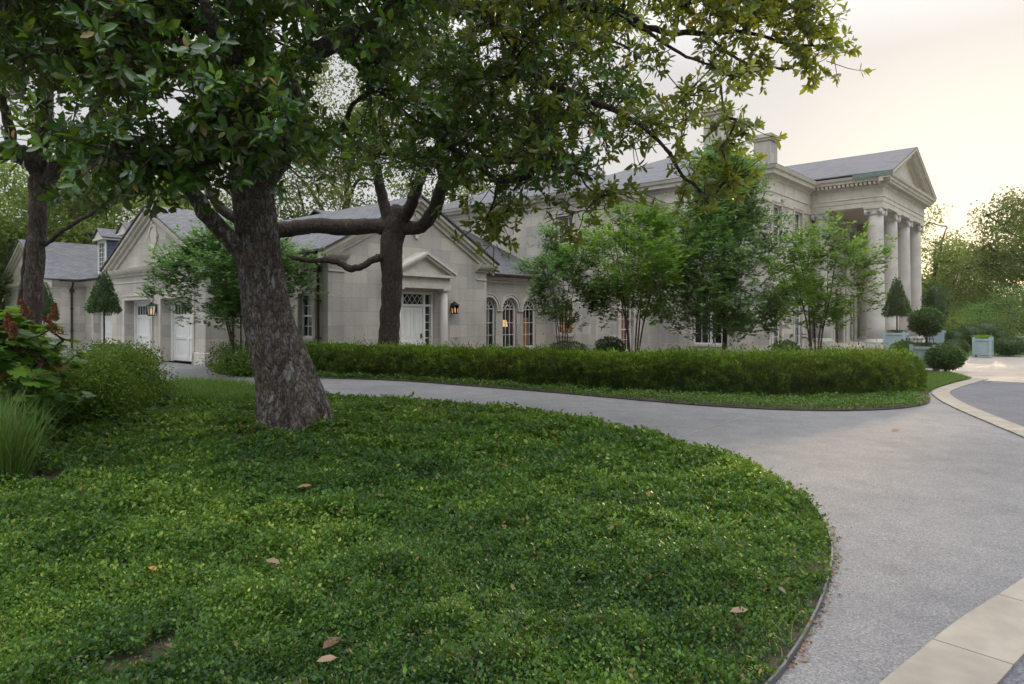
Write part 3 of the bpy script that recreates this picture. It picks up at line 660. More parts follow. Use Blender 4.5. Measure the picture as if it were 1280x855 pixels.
mb = MB(); q = f.p(DC + .4, 1.0, -.15); mb.lathe([(.02, -.03), (.035, 0), (.02, .03)], q, 10); f.box(mb, DC + .375, DC + .425, .93, 1.1, -.2, -.17); mb.build('handle', M['iron'], dr)
for sgn in (-1, 1):
    q = f.p(DC + sgn * 1.10, 0, .30); mb = MB(); mb.lathe([(.15, .28), (.148, .9), (.135, 2.6)], q, 20); cl = mb.build('column', M['column'], house)
    mb = MB(); mb.box((q.x - .2, q.y - .2, 0), (q.x + .2, q.y + .2, .16)); mb.lathe([(.2, .16), (.2, .22), (.165, .24), (.165, .28)], q, 20); mb.build('base', M['column'], cl)
    mb = MB(); mb.lathe([(.135, 2.6), (.16, 2.64), (.185, 2.68)], q, 20); mb.box((q.x - .19, q.y - .19, 2.68), (q.x + .19, q.y + .19, 2.74)); mb.build('capital', M['column'], cl)
mb = MB(); f.box(mb, DC - 1.3, DC + 1.3, 2.74, 2.92, .003, .48); f.box(mb, DC - 1.27, DC + 1.27, 2.92, 3.14, .003, .45); f.box(mb, DC - 1.38, DC + 1.38, 3.14, 3.24, .003, .60)
mb.build('entablature', M['trim'], house)
mb = MB(); P = [f.p(DC - 1.3, 3.24, .44), f.p(DC + 1.3, 3.24, .44), f.p(DC, 3.86, .44)]; mb.prism(P if (P[1] - P[0]).cross(P[2] - P[0]).dot(f.n) > 0 else P[::-1], -f.n * .43)
for (o_, dr_, h) in ((.66, 0, .09), (.60, .09, .09)):
    for ea in (DC - 1.42, DC + 1.42):
        q = [f.p(ea, 3.34 - dr_, o_), f.p(DC, 4.03 - dr_, o_), f.p(DC, 4.03 - dr_ - h, o_), f.p(ea, 3.34 - dr_ - h, o_)]
        v = (q[1] - q[0]).cross(q[2] - q[0]); q = q if v.dot(f.n) > 0 else q[::-1]; mb.prism(q, -f.n * (o_ - .003))
mb.build('pediment', M['trim'], house)
mb = MB(); mb.box((DC - 1.6, -6.0, 0), (DC + 1.6, -4.87, .1)); mb.build('step', M['trim'], house)
# --- arched wing
f = FY(-3.85); AC = [9.14 + 1.17, 9.14 + 2.53, 9.14 + 3.89]; AC = [AC[1] - 1.36, AC[1], AC[2]]
ops = [(c - .46, c + .46, .35, 2.54, True) for c in AC]
wall('wall', f, 9.14, 14.54, 0, 3.5, ops)
window(f, *ops[0][:4], 3, 3, True, meet=False); window(f, *ops[1][:4], 3, 3, True, lit=(AC[1] + .25, 1.3), meet=False); window(f, *ops[2][:4], 3, 3, True, meet=False, inner=[(.25, .8, 0, .62)])
mb = MB()
for c in AC:
    for (r0, r1, o_) in ((.5, .6, .05), (.62, .66, .08)):
        for k in range(20):
            t0, t1 = math.pi * k / 20, math.pi * (k + 1) / 20; q = [f.p(c + rr * math.cos(tt), 2.08 + rr * math.sin(tt), o_) for rr, tt in ((r0, t0), (r1, t0), (r1, t1), (r0, t1))]
            v = (q[1] - q[0]).cross(q[2] - q[0]); q = q if v.dot(f.n) > 0 else q[::-1]; mb.prism(q, -f.n * (o_ - .003))
for a, b in ((9.16, AC[0] - .5), (AC[0] + .5, AC[1] - .5), (AC[1] + .5, AC[2] - .5), (AC[2] + .5, 14.5)):
    f.box(mb, a, b, 1.98, 2.06, .003, .07)
mb.build('arch_moulding', M['trim'], house)
sweep('cornice', [(9.3, -3.85), (14.53, -3.85)], shiftp(CP, -.22)); sweep('gutter', [(9.3, -3.85), (14.53, -3.85)], [(a, b - .22) for a, b in GUT], 'copper')
mb = MB(); slab(mb, [(7.5, -4.25, 3.57), (14.52, -4.25, 3.57), (14.52, 1.9, 6.35), (5.5, 1.9, 6.35)]); slab(mb, [(5.5, 1.9, 6.35), (14.52, 1.9, 6.35), (14.52, 8, 3.57), (5.5, 8, 3.57)]); mb.build('roof', M['slate'], house)
# --- two storey wing
f = FX(14.54)
wall('wall', f, -6.45, 4.6, 0, 7.45, [(-5.16, -4.19, 4.7, 6.42), (-5.16, -4.19, .93, 2.36)])
window(f, -5.16, -4.19, 4.7, 6.42, 3, 4, lit=(-4.5, 5.2)); window(f, -5.16, -4.19, .93, 2.36, 3, 4, inner=[(.3, 1, 0, .8)])
surround(f, -5.16, -4.19, 4.7, 6.42, .12, .04); surround(f, -5.16, -4.19, .93, 2.36, .12, .04)
ring_ornament(f, -.29, 6.2, .36, .09, glass=True)
f = FY(-6.45)
wall('wall', f, 14.54, 20, 0, 7.45, [(16.5, 17.6, .1, 2.7), (16.57, 17.53, 4.7, 6.42)])
window(f, 16.5, 17.6, .1, 2.7, 4, 5, inner=[(.62, .85, 0, .8)]); window(f, 16.57, 17.53, 4.7, 6.42, 3, 4)
surround(f, 16.5, 17.6, 0, 2.7, .26, .07); surround(f, 16.57, 17.53, 4.7, 6.42, .12, .04)
C3 = [(.002, 6.9), (.05, 6.9), (.07, 7.02), (.12, 7.04), (.14, 7.16), (.32, 7.2), (.36, 7.3), (.44, 7.34), (.48, 7.46), (.002, 7.46)]
sweep('cornice', [(14.54, 4.6), (14.54, -6.45), (20, -6.45)], C3, side=1)
hip_roof('roof', 14.04, 26, -6.95, 5.1, 7.47, .50)
# --- centre block
f = FX(20)
wall('wall', f, -12.08, 3, 0, 8.0, [(-9.85, -8.35, .42, 2.9), (-9.6, -8.6, 5.0, 6.9)])
window(f, -9.85, -8.35, .42, 2.9, 4, 5, meet=False); window(f, -9.6, -8.6, 5.0, 6.9, 3, 4); surround(f, -9.85, -8.35, .42, 2.9, .1, .04); surround(f, -9.6, -8.6, 5.0, 6.9)
mb = MB(); f.box(mb, -9.33, -9.21, .49, 2.83, -.15, -.09); mb.build('window_mullion', M['paint'], house)
f = FY(-12.08)
ws = [(20.45, 21.5), (23.2, 24.3), (26.75, 27.85), (32.25, 33.35), (36.0, 37.0), (38.4, 39.4)]
wall('wall', f, 20, 40.1, 0, 8.0, [(a, b, .3, 3.1) for a, b in ws] + [(a, b, 5.0, 6.9) for a, b in ws] + [(29.3, 30.8, .15, 3.1)])
for a, b in ws: window(f, a, b, .3, 3.1, 3, 6); window(f, a, b, 5.0, 6.9, 3, 4); surround(f, a, b, .3, 3.1, .16, .05); surround(f, a, b, 5.0, 6.9, .12, .04)
mb = MB(); f.box(mb, 29.32, 30.78, .15, 3.08, -.26, -.2)
for x0 in (29.42, 30.1):
    for q0, q1 in ((.3, 1.1), (1.25, 2.9)): f.box(mb, x0, x0 + .56, q0, q1, -.2, -.18)
mb.build('door', M['brown'] if 'brown' in M else M['copper'], house); surround(f, 29.3, 30.8, .15, 3.1, .3, .1, name='door_surround')
wall('wall', Face((40.1, 3), (0, -1), (1, 0)), 0, 15.08, 0, 8.0)
C4 = [(.002, 6.95), (.05, 6.95), (.05, 7.4), (.09, 7.42), (.09, 7.5), (.05, 7.52), (.05, 7.95), (.1, 8.0), (.14, 8.12), (.36, 8.16), (.38, 8.32), (.46, 8.36), (.52, 8.52), (.002, 8.52)]
sweep('entablature', [(20, 3), (20, -12.08), (25.4, -12.08)], C4, side=1); sweep('entablature', [(34.7, -12.08), (40.1, -12.08), (40.1, 3)], C4, side=1)
hip_roof('roof', 19.46, 40.6, -12.6, 3.0, 8.53, .42)
for (x, y) in ((20.7, -9.3), (27.0, -9.2)):
    mb = MB(); mb.box((x - .55, y - .45, 8.6), (x + .55, y + .45, 11.45)); mb.box((x - .6, y - .5, 9.9), (x + .6, y + .5, 10.0)); mb.box((x - .63, y - .53, 11.45), (x + .63, y + .53, 11.58)); mb.box((x - .7, y - .6, 11.58), (x + .7, y + .6, 11.78)); mb.build('chimney', M['stone'], house)
# --- portico
X0, X1, Y0, Y1 = 25.5, 34.6, -15.44, -12.085
sweep('entablature', [(X0, Y1), (X0, Y0), (X1, Y0), (X1, Y1)], [(-.75, 7.08)] + [(.002, 7.08), (.002, 7.3), (.03, 7.32), (.03, 7.5), (.07, 7.53), (.02, 7.58), (.02, 7.98), (.08, 8.02), (.10, 8.10), (.002, 8.1), (-.75, 8.1)], side=1)
sweep('cornice', [(X0, Y1), (X0, Y0), (X1, Y0), (X1, Y1)], [(-.7, 8.1), (.12, 8.1), (.12, 8.24), (.40, 8.26), (.42, 8.38), (.5, 8.42), (.54, 8.54), (-.7, 8.54)], side=1)
mb = MB(); n = 46
for k in range(n + 1): x = X0 - .1 + (X1 - X0 + .2) * k / n; mb.box((x - .055, Y0 - .36, 8.12), (x + .055, Y0 - .125, 8.25))
mb.build('dentil_course', M['trim'], house); mb = MB()
for k in range(17): y = Y0 + .1 + (Y1 - Y0 - .2) * k / 16; mb.box((X0 - .36, y - .055, 8.12), (X0 - .125, y + .055, 8.25))
mb.build('dentil_course', M['trim'], house)
mb = MB(); mb.box((X0 + .3, Y0 + .3, 7.35), (X1 - .3, Y1, 7.4)); mb.build('porch_ceiling', M['ceil'], house)
f = FY(Y0); PC = (X0 + X1) / 2; za = 10.62; ze = 8.60
mb = MB(); P = [f.p(X0 - .1, 8.54, -.05), f.p(X1 + .1, 8.54, -.05), f.p(PC, 10.45, -.05)]; mb.prism(P if (P[1] - P[0]).cross(P[2] - P[0]).dot(f.n) > 0 else P[::-1], -f.n * .3); mb.build('pediment', M['trim'], house)
raking('gable_cornice', f, X0 - .54, X1 + .54, ze, PC, za, parts=((.54, 0, .13), (.42, .13, .14), (.12, .27, .15)), back=-.06)
mb = MB(); sl = (za - ze) / (X1 + .54 - PC)
for sgn in (-1, 1):
    if sgn > 0: mb.build('dentil_course', M['trim'], house); mb = MB()
    for k in range(1, 24):
        x = PC + sgn * (.1 + .2 * k); z = za - .27 - abs(x - PC) * sl
        if abs(x - PC) < 4.7: f.box(mb, x - .05, x + .05, z - .14, z - .002, .12, .36)
mb.build('dentil_course', M['trim'], house)
mb = MB(); a_ = (X0 - .56, ze + .05); b_ = (X1 + .56, ze + .05)
slab(mb, [(PC, Y0 - .56, za + .04), (PC, -6, za + .04), (a_[0], -6, a_[1] - .0), (a_[0], Y0 - .56, a_[1])], .05); slab(mb, [(b_[0], Y0 - .56, b_[1]), (b_[0], -6, b_[1]), (PC, -6, za + .04), (PC, Y0 - .56, za + .04)], .05); mb.build('roof', M['slate'], house)
mb = MB(); mb.box((X0 - .575, Y0 - .56, 8.42), (X0 - .545, Y0 + 1.2, 8.62)); mb.build('roof_flashing', M['verdigris'], house)
def big_column(x, y, z0=.32, zt=7.08, r=.40, sq=True):
    H = zt - .42; pr = [(r * 1.0, z0 + .36)] + [(r * (1 - .15 * (t ** 1.8)), z0 + .36 + (H - z0 - .36) * t) for t in [i / 10 for i in range(1, 11)]]
    mb = MB(); mb.lathe(pr, (x, y, 0), 32); c = mb.build('column', M['column'], house)
    mb = MB(); mb.box((x - r * 1.35, y - r * 1.35, z0), (x + r * 1.35, y + r * 1.35, z0 + .15)); mb.lathe([(r * 1.3, z0 + .15), (r * 1.36, z0 + .2), (r * 1.3, z0 + .26), (r * 1.1, z0 + .28), (r * 1.14, z0 + .33), (r * 1.02, z0 + .36)], (x, y, 0), 28); mb.build('base', M['column'], c)
    mb = MB(); rt = r * .85; mb.lathe([(rt, H), (rt * 1.15, H + .08), (rt * 1.15, H + .18)], (x, y, 0), 24); mb.box((x - rt * 1.3, y - rt * 1.3, H + .32), (x + rt * 1.3, y + rt * 1.3, zt - .003))
    for sx in (-1, 1):                         # scroll volutes on both faces
        for sy in (-1, 1):
            cx, cy = x + sx * rt * 1.02, y + sy * rt * 1.0; vs = []; nn = 16
            ring_ = [(cx + .16 * math.cos(2 * math.pi * k / nn), cy + sy * .06, H + .17 + .15 * math.sin(2 * math.pi * k / nn)) for k in range(nn)]
            mb.prism(ring_ if sy < 0 else ring_[::-1], (0, -sy * .12, 0))
    mb.box((x - rt * 1.15, y - rt * 1.02, H + .18), (x + rt * 1.15, y + rt * 1.02, H + .32))
    mb.build('capital', M['column'], c)
for x in (X0 + .42, X0 + 3.17, X1 - 3.17, X1 - .42): big_column(x, Y0 + .42)
for x in (X0 + .42, X1 - .42): big_column(x, Y1 - .45)
for x in (28.6, 31.5):
    mb = MB(); mb.box((x - .25, Y1 - .12, .32), (x + .25, Y1 + .05, 7.3)); mb.build('pilaster', M['column'], house)
mb = MB(); mb.box((X0 - .5, Y0 - .5, 0), (X1 + .5, Y1, .315)); mb.box((X0 + .6, Y0 - .9, 0), (X1 - .6, Y0 - .5, .16)); mb.build('porch_floor', M['trim'], house)

# --- lanterns (things of their own)
def lantern(name, loc, rz, label, wallm=True, s=1.0):
    e = empty(name, loc, rz, label, 'lantern', 'lit lanterns on the house')
    mb = MB()
    if wallm: mb.box((-.05 * s, -.02 * s, -.1 * s), (.05 * s, .0, .16 * s)); mb.tube([(0, -.01, .12 * s), (0, -.09 * s, .2 * s), (0, -.16 * s, .22 * s)], .01 * s, 6)
    else: mb.tube([(0, -.16 * s, .2 * s), (0, -.16 * s, 1.55)], .012, 6)
    y = -.16 * s
    for sx in (-1, 1):
        for sy in (-1, 1): mb.tube([(sx * .07 * s, y + sy * .07 * s, -.18 * s), (sx * .1 * s, y + sy * .1 * s, .1 * s)], .01 * s, 4)
    mb.add([(-.12 * s, y - .12 * s, .1 * s), (.12 * s, y - .12 * s, .1 * s), (.12 * s, y + .12 * s, .1 * s), (-.12 * s, y + .12 * s, .1 * s), (0, y, .22 * s)], [(0, 1, 4), (1, 2, 4), (2, 3, 4), (3, 0, 4), (3, 2, 1, 0)])
    mb.box((-.08 * s, y - .08 * s, -.21 * s), (.08 * s, y + .08 * s, -.18 * s)); mb.build('frame', M['iron'], e)
    g = MB(); g.lathe([(.012 * s, -.16 * s), (.03 * s, -.1 * s), (.028 * s, -.03 * s), (.008 * s, .03 * s)], (0, y, 0), 10); g.build('bulb', M['flame'], e)
    p = MB(); 
    for k in range(4):
        c_, s_ = [(1, 0), (0, 1), (-1, 0), (0, -1)][k]
        t_ = Vector((-s_, c_, 0)); n_ = Vector((c_, s_, 0)); o_ = Vector((0, y, 0))
        p.add([o_ + n_ * .068 * s - t_ * .06 * s + Vector((0, 0, -.18 * s)), o_ + n_ * .068 * s + t_ * .06 * s + Vector((0, 0, -.18 * s)), o_ + n_ * .096 * s + t_ * .085 * s + Vector((0, 0, .1 * s)), o_ + n_ * .096 * s - t_ * .085 * s + Vector((0, 0, .1 * s))], [(0, 1, 2, 3)])
    p.build('pane', M['glass'], e)
    return e
q = HM @ Vector((-.005, 4.27, 2.02)); lantern('wall_lantern', q, TH - math.pi / 2, 'small lit lantern on the pier between the two garage doors', True, 1.25)
q = HM @ Vector((DC + 1.9 - .13, -4.856, 2.06)); lantern('wall_lantern', q, TH, 'lit black lantern on the pale wall right of the pedimented door', True, 1.1)
q = HM @ Vector((PC, -13.6, 5.75)); lantern('hanging_lantern', q, TH, 'dark lantern hanging from the portico ceiling behind the columns', False, 1.9)

# ------------------------------------------------------------------ vegetation helpers
def jit(p, s): return Vector(p) + Vector(rng.normal(size=3) * s)
def branch_net(mb, nodes, targets, r0=.010, sag=.12, maxr=.09, sides=6):
    """join every target to the nearest wood, thicker where more hangs on it"""
    nodes = [np.array(n, float) for n in nodes]; base = len(nodes); T_ = [np.array(t, float) for t in targets]
    if not T_: return
    P = np.array(T_); dist = np.full(len(P), 1e9); par = np.zeros(len(P), int); done = np.zeros(len(P), bool)
    NB = np.array(nodes); 
    D = np.linalg.norm(P[:, None] - NB[None], axis=2); par = D.argmin(1); dist = D.min(1)
    order = []; parent = {}
    for _ in range(len(P)):
        i = int(np.where(done, 1e9, dist).argmin()); done[i] = True; order.append(i); parent[i] = int(par[i])
        d = np.linalg.norm(P - P[i], axis=1) * 1.08; m_ = (~done) & (d < dist); dist[m_] = d[m_]; par[m_] = base + i
    cnt = {i: 1 for i in order}
    for i in reversed(order):
        p = parent[i]
        if p >= base: cnt[p - base] += cnt[i]
    for i in order:
        p = parent[i]; a = NB[p] if p < base else P[p - base]; b = P[i]; L_ = np.linalg.norm(b - a)
        mid = (a + b) / 2 + rng.normal(size=3) * .07 * L_ + np.array([0, 0, -sag * L_ * .3])
        ra = min(maxr, r0 * math.sqrt(cnt[i]) * 1.25); rb = min(maxr, r0 * math.sqrt(cnt[i]))
        pts = smooth([a, a * .5 + mid * .5 + rng.normal(size=3) * .02 * L_, mid, b], 2); k = len(pts)
        mb.tube(pts, [ra + (rb - ra) * t / (k - 1) for t in range(k)], sides)
def in_gap(px, py, gaps): return any(((px - g[0]) / g[2]) ** 2 + ((py - g[1]) / g[3]) ** 2 < 1 for g in gaps)
def region_points(poly, dr, n, gaps=(), mind=.0):
    xs = [p[0] for p in poly]; ys = [p[1] for p in poly]; out = []
    while len(out) < n:
        x = rng.uniform(min(xs), max(xs)); y = rng.uniform(min(ys), max(ys))
        if not in_poly(np.array([x]), np.array([y]), poly)[0] or in_gap(x, y, gaps): continue
        out.append(V(x, y, rng.uniform(*dr)))
    return out
def rosette_crown(name, mt, parent, centers, n_per, sig, ll, twmb=None, gaps=(), nl=(7, 10), light=None, tb=0.0):
    """magnolia foliage: whorls of long leaves at twig ends round every clump centre"""
    B, D_, U, L_, W_, T_, A_ = [], [], [], [], [], [], []
    for c in centers:
        c = np.array(c, float); k = n_per if isinstance(n_per, int) else int(rng.integers(*n_per)); bt = rng.uniform(-.12, .16)
        for _ in range(k):
            off = rng.normal(size=3) * sig; off[2] *= .8; p = c + off
            px = CX + p[0] / p[1] * F_; py = HY - (p[2] - EYE) / p[1] * F_
            if in_gap(px, py, gaps): continue
            ax = off / (np.linalg.norm(off) + 1e-6) + np.array([0, 0, .45]) + rng.normal(size=3) * .35; ax /= np.linalg.norm(ax)
            if twmb is not None: twmb.tube([p - off * .75, p - off * .3 - np.array([0, 0, .02]), p + ax * .01], [.007, .006, .004], 3)
            m_ = int(rng.integers(*nl)); ref = np.cross(ax, [.3, .2, .9]); ref /= np.linalg.norm(ref); r2 = np.cross(ax, ref); rt = rng.uniform(-.14, .14)
            a0 = rng.uniform(0, 6.28)
            for j in range(m_):
                a = a0 + j * 2.4; el = R(rng.uniform(58, 98) - 50 * j / m_); dv = ax * math.cos(el) + (ref * math.cos(a) + r2 * math.sin(a)) * math.sin(el)
                dv = dv + np.array([0, 0, -.28]) * rng.random()
                B.append(p + ax * (.11 * (j / m_) - .04) + rng.normal(size=3) * .008); D_.append(dv); U.append(ax + rng.normal(size=3) * .25); l = ll * rng.uniform(.55, 1.2) * (1.05 - .25 * j / m_); L_.append(l); W_.append(l * rng.uniform(.36, .50))
                T_.append(.45 + bt + rt + tb + rng.normal() * .17 + (.35 if rng.random() < .09 else 0)); A_.append(.9 if rng.random() < .025 else 0)
    return leaves(name, M[mt], parent, B, D_, U, np.array(L_), np.array(W_), np.array(T_), TF, np.array(A_))
def limb(mb, pts, rad, n=12, sub=5, wob=.05):
    """pts = [(px, py, depth)], rad in metres at each point; returns sample points for hanging branches"""
    P = smooth([V(*p) for p in pts], sub); m_ = len(P); r = np.interp(np.linspace(0, len(rad) - 1, m_), range(len(rad)), rad)
    P = [p + Vector(rng.normal(size=3)) * .012 for p in P]
    mb.tube(P, list(r), n, wob); return P
def fluted(mb, prof, seg=132, sub=13, depth=9.75, lobes=()):
    """big trunk: prof rows (py, px centre, half width px)"""
    P = smooth([(a, b, c) for a, b, c in prof], sub); vs = []; fs = []; m_ = len(P)
    base_py = prof[0][0]
    for i, p in enumerate(P):
        z = EYE + (HY - p.x) / F_ * depth; x = (p.y - CX) / F_ * depth; r = p.z / F_ * depth * .94
        g = max(0, 1 - (base_py - p.x) / 150.0)
        for k in range(seg):
            a = 2 * math.pi * k / seg
            fl = 1 + .05 * math.sin(3 * a + 1 + z * .8) + .03 * math.sin(5 * a + 2.2 * z)
            for (la, lw, amp) in lobes: fl += amp * g * g * math.exp(-(((a - la + math.pi) % (2 * math.pi) - math.pi) / lw) ** 2)
            n1 = vnoise(a * 5, z * 2.6, 1, 3) - .5; n2 = vnoise(a * 21, z * 11, 1, 5) - .5
            rr = r * fl * (1 + .07 * float(n1)) + .022 * float(n2)
            vs.append((x + rr * math.cos(a), depth + rr * math.sin(a) * .92, z))
    for i in range(m_ - 1):
        for k in range(seg): fs.append((i * seg + k, i * seg + (k + 1) % seg, (i + 1) * seg + (k + 1) % seg, (i + 1) * seg + k))
    mb.add(vs, fs, True)

# ------------------------------------------------------------------ magnolia in front (thick leaning trunk)
GAPS = [(222, 128, 15, 32), (372, 228, 20, 24), (425, 110, 34, 48), (350, 50, 10, 12), (160, 190, 4, 10), (205, 75, 8, 7), (665, 30, 5, 9), (690, 112, 12, 8), (405, 60, 14, 20)]
t1 = empty('magnolia_tree', V(368, 540, 9.75) * 1.0, 0, 'old magnolia with thick leaning grey brown trunk rising from the green groundcover', 'tree', 'evergreen magnolias')
t1.location = (0, 0, 0)
mb = MB()
fluted(mb, [(552, 369, 57), (545, 368, 52), (525, 367, 45), (495, 365, 41), (453, 353, 37), (410, 339, 33), (368, 331, 30), (326, 326, 28), (284, 321, 27), (247, 317, 27), (221, 316, 28), (195, 316, 24), (165, 318, 20)],
       lobes=[(4.15, .28, .16), (4.75, .15, -.30), (5.35, .33, .30), (5.9, .08, -.22), (6.12, .1, .10), (3.5, .3, .26), (2.0, .5, .12), (.5, .4, .12)])
sk = []
sk += limb(mb, [(318, 200, 9.7), (312, 160, 9.6), (322, 110, 9.4), (318, 50, 9.2), (330, -40, 9), (318, -150, 9), (330, -260, 9)], [.22, .2, .17, .14, .11, .08, .04])
sk += limb(mb, [(316, 330, 9.7), (288, 300, 9.5), (262, 270, 9.2), (236, 236, 8.8), (212, 196, 8.2), (180, 175, 7.6), (130, 180, 7.0)], [.14, .125, .115, .10, .08, .05, .02])
sk += limb(mb, [(325, 235, 9.7), (345, 205, 9.6), (362, 180, 9.3), (372, 140, 9.0), (360, 80, 8.6), (400, 62, 8.4), (435, 44, 8.3), (480, 18, 8.3), (545, -10, 8.3), (640, -60, 8.6), (720, -150, 9.0)], [.17, .15, .12, .11, .11, .115, .11, .1, .09, .06, .03])
sk += limb(mb, [(318, 190, 9.6), (280, 150, 8.8), (262, 110, 7.8), (270, 60, 6.9), (250, -20, 6.2), (220, -120, 6)], [.13, .1, .08, .06, .05, .02])
sk += limb(mb, [(315, 150, 9.5), (260, 80, 9.4), (180, 30, 9.0), (90, -10, 8.6), (0, -60, 8.4), (-80, -90, 8)], [.12, .1, .08, .06, .04, .02])
mb.build('trunk', M['bark1'], t1)
R1 = [(-80, -260), (480, -260), (640, -140), (560, -30), (505, 30), (470, 60), (450, 100), (425, 150), (400, 185), (345, 185), (300, 200), (250, 208), (150, 206), (105, 200), (66, 165), (90, 155), (190, 165), (232, 140), (200, 100), (160, 108), (110, 100), (60, 90), (0, 95), (-80, 90)]
c1 = region_points(R1, (6.0, 9.8), 330, GAPS)
c1 += [V(*p) for p in [(88, 172, 6.4), (120, 190, 6.5), (150, 205, 6.7), (180, 195, 6.6), (215, 205, 6.8), (245, 190, 6.6), (300, 115, 6.3), (282, 140, 6.3), (330, 150, 6.6), (340, 110, 6.4), (160, 208, 7), (200, 212, 7), (260, 208, 7.2), (300, 196, 7.0), (110, 204, 6.8), (340, 182, 7), (190, 205, 6.6), (235, 208, 7), (372, 165, 7.5), (430, 160, 8), (465, 110, 7.8), (450, 85, 7.6), (490, 120, 8), (480, 65, 7.6)]]
bm_ = MB(); branch_net(bm_, sk[::2], [jit(p, .03) for p in c1]); 
rosette_crown('crown', 'magnolia', t1, c1, (12, 19), .22, .145, bm_, GAPS)
bm_.build('branches', M['bark2'], t1)

# ------------------------------------------------------------------ second magnolia (behind the hedge)
t2 = empty('magnolia_tree', (0, 0, 0), 0, 'dark trunked magnolia behind the hedge with a long level limb crossing the gable', 'tree', 'evergreen magnolias')
mb = MB(); sk = []
D2 = 20.4
limb(mb, [(484, 486, D2), (485, 465, D2), (486, 430, D2), (488, 390, D2), (490, 350, D2), (489, 320, D2), (491, 295, D2), (497, 276, D2), (500, 262, D2)], [.42, .36, .31, .30, .31, .33, .34, .37, .28], 20, wob=.07)
sk += limb(mb, [(500, 284, D2), (470, 283, D2), (430, 284, D2 - 0.24), (395, 282, D2 - 0.49), (355, 287, D2 - 0.73), (320, 284, D2 - 0.85), (285, 268, D2 - 1.22), (262, 240, D2 - 1.46), (255, 200, D2 - 1.83)], [.30, .23, .25, .22, .24, .2, .15, .1, .05], 14, wob=.1)
sk += limb(mb, [(505, 285, D2), (527, 283, D2 - 0.12), (541, 266, D2 - 0.49), (548, 245, D2 - 0.98), (556, 222, D2 - 1.71), (548, 195, D2 - 2.68), (556, 165, D2 - 4.27), (580, 130, D2 - 6.10), (603, 100, D2 - 7.32), (628, 80, D2 - 8.54), (655, 78, D2 - 9.15), (685, 103, D2 - 9.76), (735, 125, D2 - 10.25), (790, 150, D2 - 10.74), (840, 190, D2 - 10.98)], [.22, .2, .2, .19, .17, .15, .13, .12, .11, .10, .09, .07, .05, .035, .02])
sk += limb(mb, [(500, 275, D2), (511, 262, D2 - 0.37), (521, 235, D2 - 0.98), (530, 212, D2 - 1.46), (548, 195, D2 - 2.44)], [.22, .18, .17, .15, .13])
sk += limb(mb, [(486, 280, D2), (480, 255, D2), (473, 225, D2 - 0.37), (470, 190, D2 - 0.98), (480, 120, D2 - 1.83), (490, 20, D2 - 3.66), (520, -100, D2 - 4.88)], [.18, .17, .15, .13, .1, .07, .03])
sk += limb(mb, [(521, 197, D2 - 3.66), (480, 188, D2 - 4.88), (440, 184, D2 - 6.10), (405, 172, D2 - 7.81), (370, 172, D2 - 8.54)], [.1, .12, .12, .11, .08])
sk += limb(mb, [(548, 195, D2 - 2.44), (532, 198, D2 - 3.17), (515, 198, D2 - 3.90)], [.1, .1, .1])
sk += limb(mb, [(628, 80, D2 - 8.54), (660, 40, D2 - 9.27), (700, 12, D2 - 9.64), (770, 15, D2 - 9.76), (820, 38, D2 - 9.76), (880, 42, D2 - 9.76), (930, 40, D2 - 9.76), (985, 55, D2 - 9.76), (1030, 60, D2 - 9.76)], [.08, .07, .06, .055, .05, .04, .03, .02, .012], 8)
sk += limb(mb, [(770, 15, D2 - 9.76), (840, 60, D2 - 10.00), (880, 80, D2 - 10.13), (915, 95, D2 - 10.13)], [.035, .026, .02, .012], 6)
sk += limb(mb, [(880, 42, D2 - 9.76), (930, 78, D2 - 9.76), (960, 84, D2 - 9.76), (990, 84, D2 - 9.76), (1010, 75, D2 - 9.76)], [.025, .022, .02, .016, .01], 6)
sk += limb(mb, [(556, 222, D2 - 1.71), (600, 205, D2 - 3.66), (650, 200, D2 - 5.49), (700, 205, D2 - 7.32), (740, 225, D2 - 8.54)], [.12, .1, .08, .06, .03])
sk += limb(mb, [(700, 12, D2 - 9.64), (740, -70, D2 - 9.15), (820, -130, D2 - 8.54), (900, -120, D2 - 8.54)], [.06, .05, .04, .02])
limb(mb, [(487, 322, D2), (474, 322, D2 - 0.24), (462, 327, D2 - 0.37), (450, 334, D2 - 0.37), (437, 336, D2 - 0.24), (425, 329, D2 - 0.24), (405, 325, D2 - 0.37), (385, 326, D2 - 0.49), (365, 322, D2 - 0.61), (348, 327, D2 - 0.61)], [.16, .12, .10, .10, .11, .09, .08, .075, .06, .03], 10, wob=.1)
mb.build('trunk', M['bark2'], t2)
R2a = [(500, 40), (560, -140), (850, -140), (880, -20), (860, 20), (835, 60), (830, 100), (850, 112), (895, 130), (915, 160), (925, 215), (898, 245), (870, 255), (845, 232), (800, 212), (755, 225), (740, 262), (718, 262), (700, 225), (655, 212), (640, 240), (628, 290), (612, 300), (600, 262), (560, 240), (525, 228), (480, 200), (445, 205), (415, 232), (402, 200), (440, 140), (480, 110)]
G2 = GAPS + [(540, 178, 10, 8), (600, 190, 14, 7), (640, 120, 8, 8), (575, 30, 14, 9), (710, 130, 14, 10), (725, 175, 10, 14), (700, 165, 8, 8), (850, 82, 26, 34), (760, 150, 7, 9)]
c2 = region_points([(520, 60), (560, -80), (760, -80), (770, 60), (740, 190), (640, 215), (560, 200), (530, 150)], (9.5, 15), 45, G2) + region_points([(500, 40), (560, -140), (790, -140), (800, 60), (780, 150), (760, 200), (700, 215), (600, 230), (525, 225), (480, 195), (445, 200), (415, 228), (402, 200), (440, 140), (480, 110)], (9.2, 16), 215, G2)
c2b = region_points(R2a, (9.0, 13), 135, G2)
c2b = [p for p in c2b if CX + p.x / p.y * F_ > 590]
c3 = region_points([(820, -110), (1010, -80), (1030, 10), (1020, 40), (960, 35), (900, 30), (840, 15)], (9.8, 11.8), 74, [(850, 82, 26, 34)])
